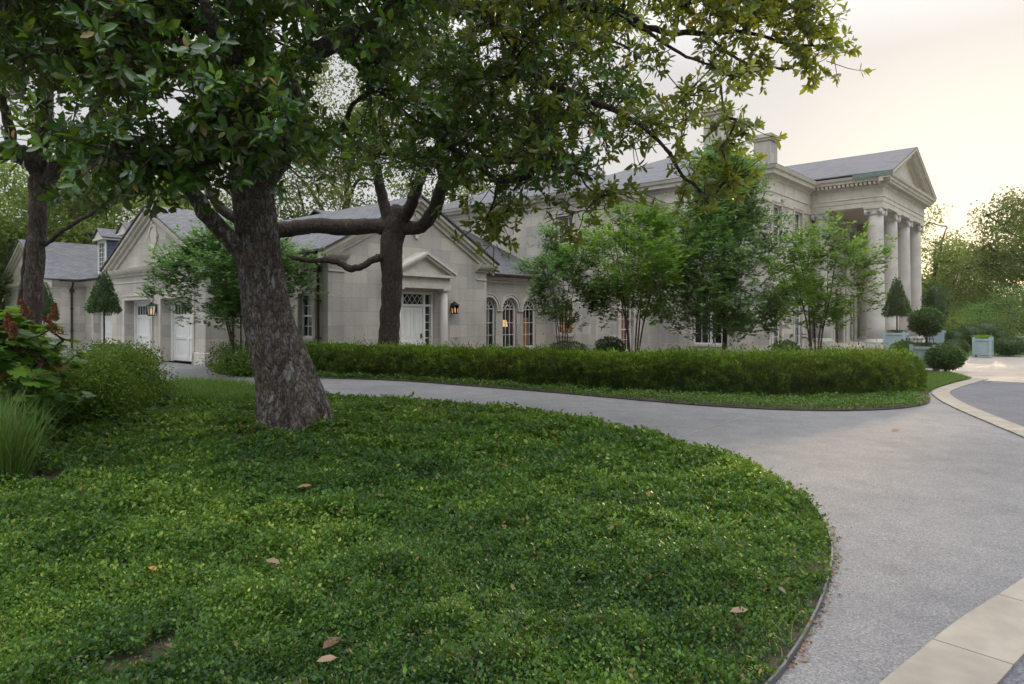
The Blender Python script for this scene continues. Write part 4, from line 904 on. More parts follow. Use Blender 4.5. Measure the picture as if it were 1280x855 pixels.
c3 += [V(*p) for p in [(1040, 60, 10.6), (1045, 50, 10.5), (1018, 72, 10.5), (1000, 60, 10.4), (1012, 84, 10.6), (985, 48, 10.4), (955, 85, 10.4), (935, 80, 10.5), (925, 95, 10.3), (905, 70, 10.5), (890, 60, 10.2), (948, 62, 10.3), (970, 30, 10.6), (995, 20, 10.4), (1025, 25, 10.6),
                       (870, 110, 9.6), (905, 105, 9.5), (860, 120, 9.4), (920, 152, 9.4), (640, 262, 11), (625, 275, 11), (617, 300, 11.2), (735, 262, 10), (725, 285, 10), (745, 245, 10), (770, 240, 9.8), (880, 250, 9.6), (905, 225, 9.6), (585, 215, 13), (655, 240, 11.5), (905, 180, 9.5)]]
bm_ = MB(); branch_net(bm_, sk[::2], [jit(p, .03) for p in c2 + c2b + c3], r0=.007, maxr=.045)
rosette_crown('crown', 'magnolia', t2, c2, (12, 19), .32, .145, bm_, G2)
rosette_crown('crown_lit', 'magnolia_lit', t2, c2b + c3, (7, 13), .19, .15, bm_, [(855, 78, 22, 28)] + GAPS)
bm_.build('branches', M['bark2'], t2)

# ------------------------------------------------------------------ left magnolia
t3 = empty('magnolia_tree', (0, 0, 0), 0, 'slender grey trunked tree at the far left behind the hydrangea', 'tree', 'evergreen magnolias')
mb = MB(); D3 = 14.0; sk = []
limb(mb, [(32, 505, D3), (34, 480, D3), (38, 430, D3), (41, 380, D3), (43, 340, D3), (46, 290, D3), (48, 250, D3), (50, 215, D3), (52, 195, D3)], [.26, .22, .19, .18, .17, .165, .165, .18, .17], 18, wob=.06)
limb(mb, [(16, 500, D3 + .3), (20, 420, D3 + .3), (28, 370, D3 + .2), (33, 320, D3 + .1), (40, 290, D3)], [.075, .075, .07, .06, .05], 8)
sk += limb(mb, [(50, 210, D3), (30, 195, D3 - .3), (10, 188, D3 - .5), (-20, 192, D3 - .8), (-60, 180, D3 - 1)], [.2, .2, .17, .15, .1])
sk += limb(mb, [(10, 188, D3 - .5), (14, 165, D3 - .6), (4, 130, D3 - .7), (-5, 90, D3 - .8), (-5, 0, D3 - 1)], [.1, .1, .08, .06, .03])
sk += limb(mb, [(55, 235, D3), (72, 205, D3), (92, 180, D3 - .2), (108, 160, D3 - .4), (122, 130, D3 - .5), (135, 80, D3 - .8), (150, 0, D3 - 1)], [.16, .15, .13, .11, .1, .07, .03])
sk += limb(mb, [(75, 200, D3), (110, 180, D3 - .5), (150, 178, D3 - 1), (170, 180, D3 - 1.2)], [.07, .06, .05, .03], 8)
sk += limb(mb, [(148, 180, D3 - 1), (149, 160, D3 - 1), (138, 140, D3 - 1.1), (125, 115, D3 - 1.2), (110, 60, D3 - 1.4)], [.14, .12, .08, .06, .03], 8)
sk += limb(mb, [(149, 160, D3 - 1), (160, 140, D3 - 1), (170, 118, D3 - 1.1), (190, 60, D3 - 1.2), (200, -40, D3 - 1.4)], [.11, .1, .08, .05, .03], 8)
sk += limb(mb, [(52, 200, D3), (55, 150, D3 - .2), (58, 90, D3 - .4), (60, 0, D3 - .8), (60, -120, D3 - 1)], [.19, .16, .13, .09, .04])
limb(mb, [(56, 306, D3), (80, 288, D3 - .2), (105, 272, D3 - .4), (128, 257, D3 - .5), (150, 236, D3 - .6), (165, 215, D3 - .8)], [.05, .045, .04, .035, .025, .012], 6)
mb.build('trunk', M['bark3'], t3)
c4 = region_points([(-90, -200), (230, -200), (235, 40), (200, 75), (165, 95), (110, 112), (60, 105), (0, 120), (-90, 125)], (10.5, 15), 190, GAPS + [(30, 150, 20, 14), (90, 135, 18, 14)])
bm_ = MB(); branch_net(bm_, sk[::2], [jit(p, .03) for p in c4])
rosette_crown('crown', 'magnolia', t3, c4, (11, 17), .34, .165, bm_, GAPS); bm_.build('branches', M['bark2'], t3)

# ------------------------------------------------------------------ deciduous trees made of many small leaf faces
def leafy(name, mt, parent, centers, n_per, sig, size, tmpl=TQ, zsc=.7, wr=.55, droop=.0):
    C_ = np.repeat(np.array([tuple(c) for c in centers]), n_per, axis=0); n = len(C_); bt = np.repeat(rng.normal(size=len(centers)) * .09, n_per)
    off = rng.normal(size=(n, 3)) * sig; off[:, 2] *= zsc
    off *= np.minimum(1, 2.2 * sig / np.maximum(np.linalg.norm(off, axis=1), 1e-6))[:, None]
    L_ = size * rng.uniform(.6, 1.25, n); d = rdir(n, -droop); u = rdir(n, .8); L_ = L_ * 1.0
    return leaves(name, M[mt], parent, C_ + off, d, u, L_, L_ * wr, .42 + bt + rng.normal(size=n) * .16, tmpl)
def broad_tree(label, x, y, h, rx, trunk_r, mt, bk, ncl, nper, sig, lsz, low=.3, group=None, cname='tree', name='tree', seedshape=0, flat=.75):
    e = empty(name, (x, y, 0), 0, label, cname, group); mb = MB(); sk = []
    hz = h * (1 - low) / 2; cz = h - hz; top = h * .62
    tp = smooth([(0, 0, -.1), (rng.normal() * .15, rng.normal() * .15, h * low * .5), (rng.normal() * .3, rng.normal() * .3, h * low), (rng.normal() * .5, rng.normal() * .5, top)], 5)
    mb.tube(tp, [trunk_r * (1.35 if i == 0 else 1 - .75 * i / len(tp)) for i in range(len(tp))], 10, .08); sk += tp[5:]
    for k in range(8):
        a = k * 2.4 + rng.random(); s_ = tp[6 + (k % (len(tp) - 7))]; el = rng.uniform(.15, .8)
        tip = Vector((math.cos(a) * rx * .72, math.sin(a) * rx * .72, s_[2] + hz * el)); md = (Vector(s_) + tip) / 2 + Vector((0, 0, hz * .1)) + Vector(rng.normal(size=3) * rx * .06)
        lp = smooth([s_, md, tip], 5); mb.tube(lp, [trunk_r * .42 * (1 - .85 * i / len(lp)) for i in range(len(lp))], 6, .08); sk += lp[2:]
    cs = []
    lob = rng.normal(size=(7, 3)); lob = unit(lob)
    while len(cs) < ncl:
        d = unit(rng.normal(size=(1, 3)))[0]; rr = rng.uniform(.35, 1.0) ** .6; bulge = .82 + .3 * max(0, float((lob @ d).max()) - .6) / .4
        p = np.array([d[0] * rx, d[1] * rx, d[2] * hz * (1 if d[2] > 0 else flat)]) * rr * bulge + [0, 0, cz]
        if p[2] > h * low * .75: cs.append(p)
    branch_net(mb, sk, cs, r0=trunk_r * .055, maxr=trunk_r * .3, sides=4)
    mb.build('trunk', M[bk], e)
    leafy('crown', mt, e, cs, int(nper * (1.2 if group and 'sunset' in group else 1.7)), sig, lsz * 1.2)
    return e
g_ = 'tall trees beyond the mansion'
def X(px, d): return (px - CX) / F_ * d
broad_tree('bright green oak behind the far left gable, left of the dormers', X(-10, 46), 46, 13.5, 8, .4, 'oak_light', 'bark3', 150, 130, .75, .24, .15, g_)
broad_tree('light green oak rising over the slate roof between left gable and garage gable', X(150, 50), 50, 12.6, 7.5, .4, 'oak_light', 'bark3', 130, 130, .75, .24, .2, g_)
broad_tree('hazy oak showing above the garage gable roof', X(262, 54), 54, 13.5, 6.5, .4, 'oak', 'bark3', 75, 90, .7, .22, .2, g_)
broad_tree('tall sparse oak above the entry wing roof, crown mixing with the magnolia', X(425, 50), 50, 24, 5.5, .45, 'oak', 'bark3', 90, 110, .75, .22, .3, g_)
broad_tree('thin crowned tree peeping over the roof ridge left of the level magnolia limb', X(375, 44), 44, 13.5, 3.4, .3, 'oak', 'bark3', 36, 80, .55, .2, .3, g_)
broad_tree('open oak above the arched window wing behind the magnolia leaves', X(585, 62), 62, 18, 6, .4, 'oak', 'bark3', 55, 90, .8, .24, .3, g_)
broad_tree('dark bushy tree at the far left edge beside the gable', X(-75, 40), 40, 7.5, 3.4, .3, 'oak', 'bark3', 60, 130, .5, .17, .05, g_)
# right hand side trees in front of the sunset
broad_tree('large spreading oak with dark limbs at the right edge against the sun', X(1292, 52), 52, 11.5, 6.2, .5, 'oak', 'bark2', 115, 120, .62, .2, .22, 'trees on the sunset side')
broad_tree('feathery pale tree just right of the portico columns', X(1165, 58), 58, 12.3, 2.6, .3, 'oak_light', 'bark3', 42, 100, .55, .2, .12, 'trees on the sunset side')
broad_tree('olive green tree between portico and big oak', X(1195, 62), 62, 8.6, 3.2, .3, 'oak_light', 'bark3', 55, 100, .6, .2, .1, 'trees on the sunset side')
broad_tree('low dark tree standing in the gap left of the big oak', X(1222, 66), 66, 8.6, 3.6, .3, 'oak', 'bark2', 60, 100, .6, .2, .1, 'trees on the sunset side')
broad_tree('tall oak partly outside the right edge of the picture', X(1380, 60), 60, 15, 8.5, .5, 'oak', 'bark2', 110, 110, .7, .22, .15, 'trees on the sunset side')
tag(leafy('far_woodland', 'oak', None, [(X(px, d), d, rng.uniform(.2, 1) * (4.2 + 1.0 * math.sin(px * .05))) for px, d in zip(rng.uniform(1120, 1500, 260), rng.uniform(72, 84, 260))], 130, 1.0, .3), 'dark belt of far woodland behind the garden shrubs', 'woodland', None, 'stuff')
tag(leafy('far_woodland', 'oak', None, [(X(px, d), d, rng.uniform(0, 1) * 6.5) for px, d in zip(rng.uniform(-380, 90, 200), rng.uniform(60, 70, 200))], 120, 1.2, .32), 'far woodland behind the left gable', 'woodland', None, 'stuff')

# ------------------------------------------------------------------ small trees in front of the house
def stem_tree(label, x, y, stems, cr, h, low, mt, bk, ncl, nper, sig, lsz, tips=(), group='young garden trees before the mansion', lead=.02, shape='vase', name='crape_myrtle'):
    e = empty(name, (x, y, 0), 0, label, 'tree', group); mb = MB(); sk = []
    for k in range(stems):
        a = k * 2.4 + rng.random() * .8; r_ = cr * (.55 if stems > 1 else .08) * rng.uniform(.7, 1.1); dx, dy = math.cos(a), math.sin(a) * .9
        b = .1 if stems > 1 else 0
        p = smooth([(dx * b, dy * b, -.05), (dx * r_ * .3, dy * r_ * .3, h * .28), (dx * r_ * .62 + rng.normal() * .06, dy * r_ * .62, h * .55), (dx * r_, dy * r_, h * rng.uniform(.8, .95))], 4)
        mb.tube(p, [lead * (1.2 - i / len(p)) for i in range(len(p))], 6, .05); sk += p[4:]
    cs = []
    while len(cs) < ncl:
        t = rng.uniform(0, 1); z = low - .25 + (h - low + .25) * t ** .85
        if shape == 'vase': rr = cr * min(1, .42 + 1.5 * t) * (1 - max(0, t - .62) * 1.5)
        elif shape == 'cone': rr = cr * (1 - t) ** .55 * min(1, .7 + 3 * t)
        a = rng.uniform(0, 6.28); q = math.sqrt(rng.uniform(.05, 1)) * rr; cs.append(np.array([math.cos(a) * q, math.sin(a) * q, z]))
    for tp in tips: cs.append(np.array(tp))
    branch_net(mb, sk, cs, r0=min(.004, lead * .14), maxr=lead * .3, sides=4, sag=-.2)
    mb.build('trunk', M[bk], e)
    # leaf sprays: rows of leaves along short shoots pointing up and out
    B, D_, U, L_, T_ = [], [], [], [], []
    for c in cs:
        bt = rng.normal() * .1
        for _ in range(int(nper * 3.4)):
            st = c + rng.normal(size=3) * sig * 1.25; ax = np.array([st[0], st[1], 0]) / cr * .8 + np.array([0, 0, rng.uniform(.0, 1.0)]) + rng.normal(size=3) * .35; ax /= np.linalg.norm(ax); ln = rng.uniform(.15, .42); s_ = np.cross(ax, [0, 0, 1.0001]); s_ /= np.linalg.norm(s_) + 1e-6
            for j in range(9):
                tt = (j + .5) / 9; sg = 1 if j % 2 else -1; B.append(st + ax * ln * tt); D_.append(ax * .5 + s_ * sg * .9 + rng.normal(size=3) * .2); U.append(np.array([0, 0, 1]) + rng.normal(size=3) * .3)
                L_.append(lsz * 1.75 * rng.uniform(.7, 1.2)); T_.append(.46 + bt + .25 * tt + rng.normal() * .1)
    L_ = np.array(L_); leaves('crown', M[mt], e, B, D_, U, L_, L_ * .5, np.array(T_), TQ); return e
stem_tree('small thin crape myrtle before the orange curtained window', X(703, 23.5), 23.5, 5, 1.25, 4.0, 1.7, 'myrtle_dark', 'barkpale', 34, 9, .13, .075, tips=[(-.35, 0, 4.3), (-.4, 0, 4.0), (-1.3, 0, 3.4), (.9, 0, 2.1), (1.2, 0, 2.0), (-.38, 0, 4.5)], lead=.022)
stem_tree('bright green spreading crape myrtle before the corner of the two storey wing', X(792, 22.5), 22.5, 6, 2.0, 5.1, 1.9, 'myrtle', 'barkpale', 78, 8, .17, .085, lead=.03)
stem_tree('tall conical young oak with single straight trunk left of the portico', X(905, 23.5), 23.5, 1, 2.65, 7.2, 1.5, 'myrtle_dark', 'bark3', 190, 8, .21, .085, lead=.085, shape='cone', name='young_oak')
stem_tree('crape myrtle with long side shoots before the portico columns', X(1020, 20.5), 20.5, 5, 1.45, 4.3, 1.7, 'myrtle', 'barkpale', 46, 5, .15, .085, tips=[(1.6, .1, 3.2), (1.85, .1, 3.45), (2.0, .1, 3.6), (1.3, 0, 3.0), (1.25, 0, 3.9), (1.4, 0, 2.3), (1.6, 0, 2.15)], lead=.028)
stem_tree('crape myrtle with arching boughs beside the garage corner', X(300, 20.8), 20.8, 5, 1.9, 4.1, 1.9, 'myrtle_dark', 'barkpale', 70, 10, .17, .085, tips=[(-2.3, -.3, 2.4), (-2.1, -.2, 2.9), (-2.0, -.3, 3.3), (1.7, 0, 2.5), (1.9, 0, 3.4), (-1.6, 0, 1.9)], lead=.03)

# ------------------------------------------------------------------ clipped shrubs, topiary, planters
def ico(rx, ry, rz, c, n=12, m_=8):
    vs = [(c[0], c[1], c[2] + rz)]; fs = []
    for i in range(1, m_):
        t = math.pi * i / m_
        for k in range(n): a = 2 * math.pi * k / n; vs.append((c[0] + rx * math.sin(t) * math.cos(a), c[1] + ry * math.sin(t) * math.sin(a), c[2] + rz * math.cos(t)))
    vs.append((c[0], c[1], c[2] - rz)); b = len(vs) - 1
    for k in range(n):
        fs.append((0, 1 + k, 1 + (k + 1) % n)); fs.append((b, 1 + (m_ - 2) * n + (k + 1) % n, 1 + (m_ - 2) * n + k))
    for i in range(m_ - 2):
        for k in range(n):
            a0 = 1 + i * n + k; a1 = 1 + i * n + (k + 1) % n; fs.append((a0, a0 + n, a1 + n)); fs.append((a0, a1 + n, a1))
    return vs, fs
def ball_leaves(name, parent, c, rx, rz, n, lsz, mt='box', jitr=.05):
    d = rdir(n); P = np.array(c) + d * np.array([rx, rx, rz]) * (.88 + .22 * vnoise(np.arctan2(d[:, 1], d[:, 0]) * 1.6, d[:, 2] * 2.4, 1, int(rx * 100)) + rng.normal(size=n) * jitr)[:, None]
    ld = unit(d * .8 + rng.normal(size=(n, 3)) * .6 + [0, 0, .2]); L_ = lsz * rng.uniform(.6, 1.2, n)
    return leaves(name, M[mt], parent, P, ld, rdir(n, .5), L_, L_ * .55, .4 + rng.normal(size=n) * .15 + .15 * (d[:, 2] > .3), TQ, None, ico(rx * .84, rx * .84, rz * .84, c))
def ball(label, px, d, rx, rz, z=None, n=2600):
    e = empty('boxwood_shrub', (X(px, d), d, 0), 0, label, 'shrub', 'clipped boxwood balls'); z = rz + .08 if z is None else z
    ball_leaves('foliage', e, (0, 0, z), rx, rz, int(n * 1.3), .065, jitr=.07); mb = MB(); mb.tube([(0, 0, -.02), (0, 0, z)], .05, 6); mb.build('stem', M['bark3'], e); return e
ball('small dark boxwood ball between the two nearest pale blue planters', 1130, 26, .42, .36)
ball('largest rounded boxwood in front at the lawn tip, right of the square planter', 1182, 20.9, .50, .33, .45, 4200)
ball('boxwood ball just behind the largest one beside the paving', 1194, 29.5, .50, .32, .4)
ball('boxwood ball on the far side of the paving right of the low planter', 1261, 30, .60, .36, .45, 3000)
ball('boxwood ball before the tall white windows left of the portico', 982, 26.5, .48, .36, .42)
ball('boxwood ball behind the hedge under the bright green crape myrtle', 762, 23.5, .50, .42, .55)
ball('low flattened boxwood behind the hedge under the orange curtained window', 708, 24.5, .7, .36, .45)
ball('low dark boxwood at the right end of a far garden row', 1252, 37, .55, .5)
ball('dark round shrub in the far row left of the low planter', 1213, 36, .62, .6, .75)
ball('dark round shrub first in the far row beside the boxed trees', 1193, 36, .6, .5, .6)
ball('dark round shrub in the far row right behind the low planter', 1233, 38, .75, .7, .85)
def planter(label, px, d, s=.8, h=.8, rz=.0, what=None, group='square panelled planters'):
    e = empty('planter', (X(px, d), d, .0), rz, label, 'planter', group); mb = MB(); q = s / 2
    mb.box((-q + .04, -q + .04, .09), (q - .04, q - .04, h - .05))
    for sx in (-1, 1):
        for sy in (-1, 1): mb.box((sx * q - sx * .09, sy * q - sy * .09, .02), (sx * q, sy * q, h + .03))
    for sg in (-1, 1):
        for (z0, z1) in ((.12, .2), (h - .12, h - .03)):
            mb.box((-q + .09, sg * q - sg * .025, z0), (q - .09, sg * q - sg * .003, z1)); mb.box((sg * q - sg * .025, -q + .09, z0), (sg * q - sg * .003, q - .09, z1))
        for k in range(1, 6):
            x = -q + .09 + (s - .18) * k / 6; mb.box((x - .006, sg * q - sg * .04, .2), (x + .006, sg * q - sg * .032, h - .12)); mb.box((sg * q - sg * .04, x - .006, .2), (sg * q - sg * .032, x + .006, h - .12))
    mb.build('box', M['planter'], e)
    s_ = MB(); s_.box((-q + .05, -q + .05, h - .06), (q - .05, q - .05, h - .02)); s_.build('soil', M['soil'], e)
    f_ = MB()
    for sx in (-1, 1):
        for sy in (-1, 1): f_.lathe([(.03, 0), (.05, .03), (.03, .06)], (sx * (q - .06), sy * (q - .06), -.0), 8)
    f_.build('foot', M['paint'], e); return e
def topiary(label, px, d, kind, z0, z1, r, h=.8, n=3500):
    e = empty('topiary', (X(px, d), d, h - .04), 0, label, 'topiary', 'clipped trees in planters'); z0 -= h; z1 -= h
    mb = MB(); mb.tube([(0, 0, 0), (.01, 0, z0 * .5), (0, 0, z0 + .1)], .03, 8); mb.build('stem', M['bark3'], e)
    if kind == 'cone':
        t = rng.uniform(0, 1, n); a = rng.uniform(0, 6.28, n); t = 1 - np.sqrt(t); H = z1 - z0
        rr = r * np.clip(1 - t, 0, 1) ** .8 * np.minimum(1, .75 + 4 * t) * (.86 + .28 * vnoise(a * 1.3, t * 5, 1, 31)) * (1 + rng.normal(size=n) * .10); P = np.stack([np.cos(a) * rr, np.sin(a) * rr, z0 + t * H + rng.normal(size=n) * .03], 1)
        d_ = unit(np.stack([np.cos(a), np.sin(a), np.full(n, .5)], 1) + rng.normal(size=(n, 3)) * .5); L_ = .085 * rng.uniform(.6, 1.2, n)
        vs = []; fs = []; k = 12
        for i in range(9):
            tt = i / 8; r_ = max(.01, r * (1 - tt) ** .8 * min(1, .75 + 4 * tt) * .8)
            for j in range(k): vs.append((math.cos(6.283 * j / k) * r_, math.sin(6.283 * j / k) * r_, z0 + .04 + tt * H * .92))
        for i in range(8):
            for j in range(k): a0 = i * k + j; a1 = i * k + (j + 1) % k; fs += [(a0, a1, a1 + k), (a0, a1 + k, a0 + k)]
        for j in range(1, k - 1): fs.append((0, j + 1, j))
        leaves('foliage', M['box'], e, P, d_, rdir(n, .5), L_, L_ * .5, .4 + rng.normal(size=n) * .17, TQ, None, (vs, fs))
    else: ball_leaves('foliage', e, (0, 0, (z0 + z1) / 2), r, (z1 - z0) / 2, n, .08, jitr=.09)
    n = 400; P = np.stack([rng.uniform(-.3, .3, n), rng.uniform(-.3, .3, n), rng.uniform(.03, .1, n)], 1)
    leaves('underplanting', M['box'], e, P, rdir(n, .8), rdir(n, .5), .06, .035, .5 + rng.normal(size=n) * .2, TQ); return e
planter('pale blue planter closest to the portico columns holding a cone tree', 1120, 30, .84, 1.07, TH); topiary('cone shaped clipped tree in the planter before the portico columns', 1121, 30, 'cone', 1.78, 3.6, .52, 1.07)
planter('pale blue planter nearest the hedge tip, partly behind the big boxwood', 1156, 21.6, .72, .80, TH); topiary('short round headed tree above the planter nearest the hedge tip', 1158, 21.6, 'ball', 1.2, 1.98, .42)
planter('pale planter standing behind, right of the last column', 1170, 36, .80, 1.04, TH); topiary('dark egg shaped clipped tree in the planter right of the last column', 1169, 36, 'ball', 1.3, 3.6, .57, 1.04, 4000)
pq = planter('low pale blue planter alone on the far side of the paving', 1228.5, 29.3, .68, .84, TH)
n = 300; tag(leaves('sedum_plant', M['hydr'], None, np.stack([X(1228.5, 29.3) + rng.uniform(-.3, .3, n), 29.3 + rng.uniform(-.3, .3, n), rng.uniform(.82, .92, n)], 1), rdir(n, .8), rdir(n, .5), .07, .05, rng.uniform(.3, .9, n), TQ), 'low plant filling the lone far planter', 'plant')
q1 = HM @ Vector((-1.0, 9.7, 0)); dl = 25.5
planter('pale planter before the left garage gable corner holding a cone tree', 131, 25.6, 1.0, .62, TH, group='square panelled planters'); topiary('cone shaped clipped tree beside the left garage door', 130, 25.6, 'cone', 1.9, 3.5, .54, .62)
planter('pale planter standing by the far left gable wall', 55, 31, .85, .62, TH); topiary('dark cone tree half hidden behind the slender left trunk', 55, 31, 'cone', 1.6, 3.4, .55, .62)
# iron plant stand behind the second planter
mb = MB(); bx, by = X(1150, 24.5), 24.5
for k in range(8): mb.tube([(bx - .5 + k * .14, by, 0), (bx - .5 + k * .14, by, .95)], .012, 4)
for z in (.25, .92): mb.tube([(bx - .52, by, z), (bx + .5, by, z)], .015, 4)
for k in range(4): mb.tube([(bx - .5 + k * .28, by, .92), (bx - .43 + k * .28, by, 1.02), (bx - .36 + k * .28, by, .92)], .01, 4)
tag(mb.build('iron_railing', M['iron']), 'thin iron railing between planter and boxed trees', 'railing')
mb = MB(); mb.prism([(X(1185, 40), 40, .55), (X(1330, 40), 40, .55), (X(1330, 40.4), 40.4, .55), (X(1185, 40.4), 40.4, .55)], (0, 0, -.6)); mb.prism([(X(1184, 39.93), 39.93, .61), (X(1331, 39.93), 39.93, .61), (X(1331, 40.47), 40.47, .61), (X(1184, 40.47), 40.47, .61)], (0, 0, -.06)); tag(mb.build('garden_wall', M['stone']), 'low stone garden wall behind the far boxwoods', 'wall')
# far garden shrubs, each on its own
def shrub(label, px, d, r, h, mt, n=22, per=110, sz=.12, name='garden_shrub', sp=.25, grp='loose shrubs of the far garden'):
    e = empty(name, (X(px, d), d, 0), 0, label, 'shrub', grp)
    cs = [(math.cos(a) * r * q, math.sin(a) * r * q, h * z) for a, q, z in zip(rng.uniform(0, 6.28, n), rng.uniform(0, .8, n) ** .5, rng.uniform(.15, .85, n))]
    mb = MB(); branch_net(mb, [(0, 0, .0), (0, 0, h * .3)], cs, r0=.012, maxr=.06, sides=4); mb.build('stem', M['bark3'], e)
    leafy('foliage', mt, e, cs, per, r * sp, sz); return e
shrub('yellow green flowering shrub right of the egg shaped tree', 1188, 42, 1.7, 2.1, 'oak_light')
shrub('olive green shrub in the middle of the far garden', 1205, 45, 2.2, 2.6, 'hedge', 26)
shrub('round topped dark green small tree above the lone planter', 1232, 43, 1.3, 3.0, 'myrtle_dark')
shrub('grey green small tree behind the right boxwood ball', 1262, 44, 1.9, 4.2, 'myrtle_dark', 34)
shrub('pale spreading shrub left of the round topped small tree', 1216, 48, 2.2, 2.4, 'oak_light')
shrub('brown green bush at the right edge of the far garden', 1285, 40, 1.7, 2.2, 'oak')
shrub('dark shrub mass behind the egg shaped tree', 1162, 48, 2.2, 4.2, 'box', 40)
shrub('reddish brown tall bush left of the big oak', 1215, 58, 3.0, 5.6, 'oak', 50, 120, .2)
shrub('light green shrub beside the garage corner under the crape myrtle', 307, 19.6, .8, 1.05, 'hedge', 26, 120, .07, grp='shrubs near the garage')
shrub('darker low shrub against the garage side wall', 285, 22.3, .7, .9, 'box', 20, 110, .07, grp='shrubs near the garage')

# ------------------------------------------------------------------ the long hedge
hc = smooth([(*gp(330, 468, 0), 0), (*gp(400, 469), 0), (*gp(500, 473), 0), (*gp(600, 478), 0), (*gp(700, 485), 0), (*gp(800, 491), 0), (*gp(900, 496), 0), (*gp(1000, 498), 0), (*gp(1080, 496), 0), (*gp(1125, 488), 0)], 12)
hc = [p + Vector((0, .22 + .16 * i / len(hc), 0)) for i, p in enumerate(hc)]
def leafy_hedge(name, path, hw, H, n, lsz, mt, label, core=True):
    L_ = np.cumsum([0] + [(path[i + 1] - path[i]).length for i in range(len(path) - 1)]); tot = L_[-1]
    s_ = rng.uniform(-hw * .8, tot + hw * .8, n); sc = np.clip(s_, 0, tot); i = np.clip(np.searchsorted(L_, sc) - 1, 0, len(path) - 2)
    PA = np.array([tuple(p) for p in path]); f_ = ((sc - L_[i]) / (L_[i + 1] - L_[i]))[:, None]; C_ = PA[i] * (1 - f_) + PA[i + 1] * f_
    t = unit(PA[i + 1] - PA[i]); nr = np.stack([t[:, 1], -t[:, 0], np.zeros(n)], 1)
    an = rng.uniform(-.12, math.pi + .12, n)          # 0 = front side low ... pi = back side
    se = np.abs(s_ - sc) / hw; k = np.sqrt(np.maximum(.05, 1 - se ** 2))
    lump = .80 + .34 * vnoise(s_, an * .9, .85, 4) + .14 * vnoise(s_, an * 2, .26, 9); e_ = 2.5
    ca = np.sign(np.cos(an)) * np.abs(np.cos(an)) ** (2 / e_); sa = np.sign(np.sin(an)) * np.abs(np.sin(an)) ** (2 / e_)
    P = C_ + nr * (ca * hw * lump * k)[:, None] + t * ((s_ - sc))[:, None]; P[:, 2] = .12 + np.maximum(sa, -.1) * (H - .12) * (.66 + .36 * lump) * (k ** .5)
    out = nr * ca[:, None] * 1.0 + np.array([0, 0, 1]) * np.maximum(sa, 0)[:, None] * .9
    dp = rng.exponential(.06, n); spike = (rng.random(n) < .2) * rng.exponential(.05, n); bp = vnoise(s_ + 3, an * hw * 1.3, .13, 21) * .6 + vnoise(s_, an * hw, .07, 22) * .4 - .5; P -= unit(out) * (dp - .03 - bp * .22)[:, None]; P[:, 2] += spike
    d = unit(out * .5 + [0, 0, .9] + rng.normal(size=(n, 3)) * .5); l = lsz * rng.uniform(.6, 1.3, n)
    ti = .25 + .75 * bp + .30 * (sa > .8) * rng.random(n) + .15 * rng.normal(size=n) + .25 * (vnoise(P[:, 0], P[:, 1], .8, 2) - .5)  # paler top and tips, darker hollows: new growth plus painted light and shade
    vs, fs = [], []; K = 10
    for q in range(len(path)):
        tt = (path[min(q + 1, len(path) - 1)] - path[max(q - 1, 0)]).normalized(); nn = Vector((tt.y, -tt.x, 0)); sk_ = .45 if q in (0, len(path) - 1) else 1
        for j in range(K):
            a = math.pi * j / (K - 1); c_ = math.copysign(abs(math.cos(a)) ** .6, math.cos(a)); p = path[q] + nn * c_ * hw * .8 * sk_; vs.append((p.x, p.y, abs(math.sin(a)) ** .6 * (H - .12) * (1 if sk_ == 1 else .8)))
    for q in range(len(path) - 1):
        for j in range(K - 1): a0 = q * K + j; fs += [(a0, a0 + 1, a0 + K + 1), (a0, a0 + K + 1, a0 + K)]
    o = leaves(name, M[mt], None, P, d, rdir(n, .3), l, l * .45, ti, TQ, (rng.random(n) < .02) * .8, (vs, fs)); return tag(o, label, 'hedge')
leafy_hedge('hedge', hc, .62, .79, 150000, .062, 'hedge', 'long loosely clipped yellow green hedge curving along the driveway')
hc2 = [p + Vector((0, 1.25, 0)) for p in hc[70:-6]]
leafy_hedge('hedge', hc2, .55, .77, 45000, .062, 'hedge', 'second shorter hedge row just behind the right half of the long hedge')
# ivy strip in front of the hedge
def strip_cover(name, poly, n, lsz, hh, mt, label, tb=0.):
    xs = [p[0] for p in poly]; ys = [p[1] for p in poly]; x = rng.uniform(min(xs), max(xs), n * 3); y = rng.uniform(min(ys), max(ys), n * 3); k = in_poly(x, y, poly); x, y = x[k][:n], y[k][:n]; n = len(x)
    z = .03 + hh * rng.random(n) * (.4 + vnoise(x, y, .25, 3)); l = lsz * rng.uniform(.6, 1.2, n)
    return tag(leaves(name, M[mt], None, np.stack([x, y, z], 1), rdir(n, .1), rdir(n, 1.6), l, l * .6, .4 + tb + rng.normal(size=n) * .15, TQ), label, 'ground cover', None, 'stuff')
fr = [Vector((p[0], p[1], 0)) for p in hb_s[5:66]]
st_poly = [(p.x, p.y - .0) for p in fr] + [(p.x, p.y) for p in hc[::-1]]
strip_cover('ivy_groundcover', st_poly, 60000, .055, .12, 'cover', 'low dark ivy at the foot of the long hedge', -.05)
strip_cover('ivy_groundcover', [(-10.5, 23.6), gp(268, 466), gp(292, 470), gp(340, 471), (-6.5, 20.5), (-8.5, 23.5)], 14000, .06, .1, 'cover', 'bright low ivy beside the garage corner', .1)
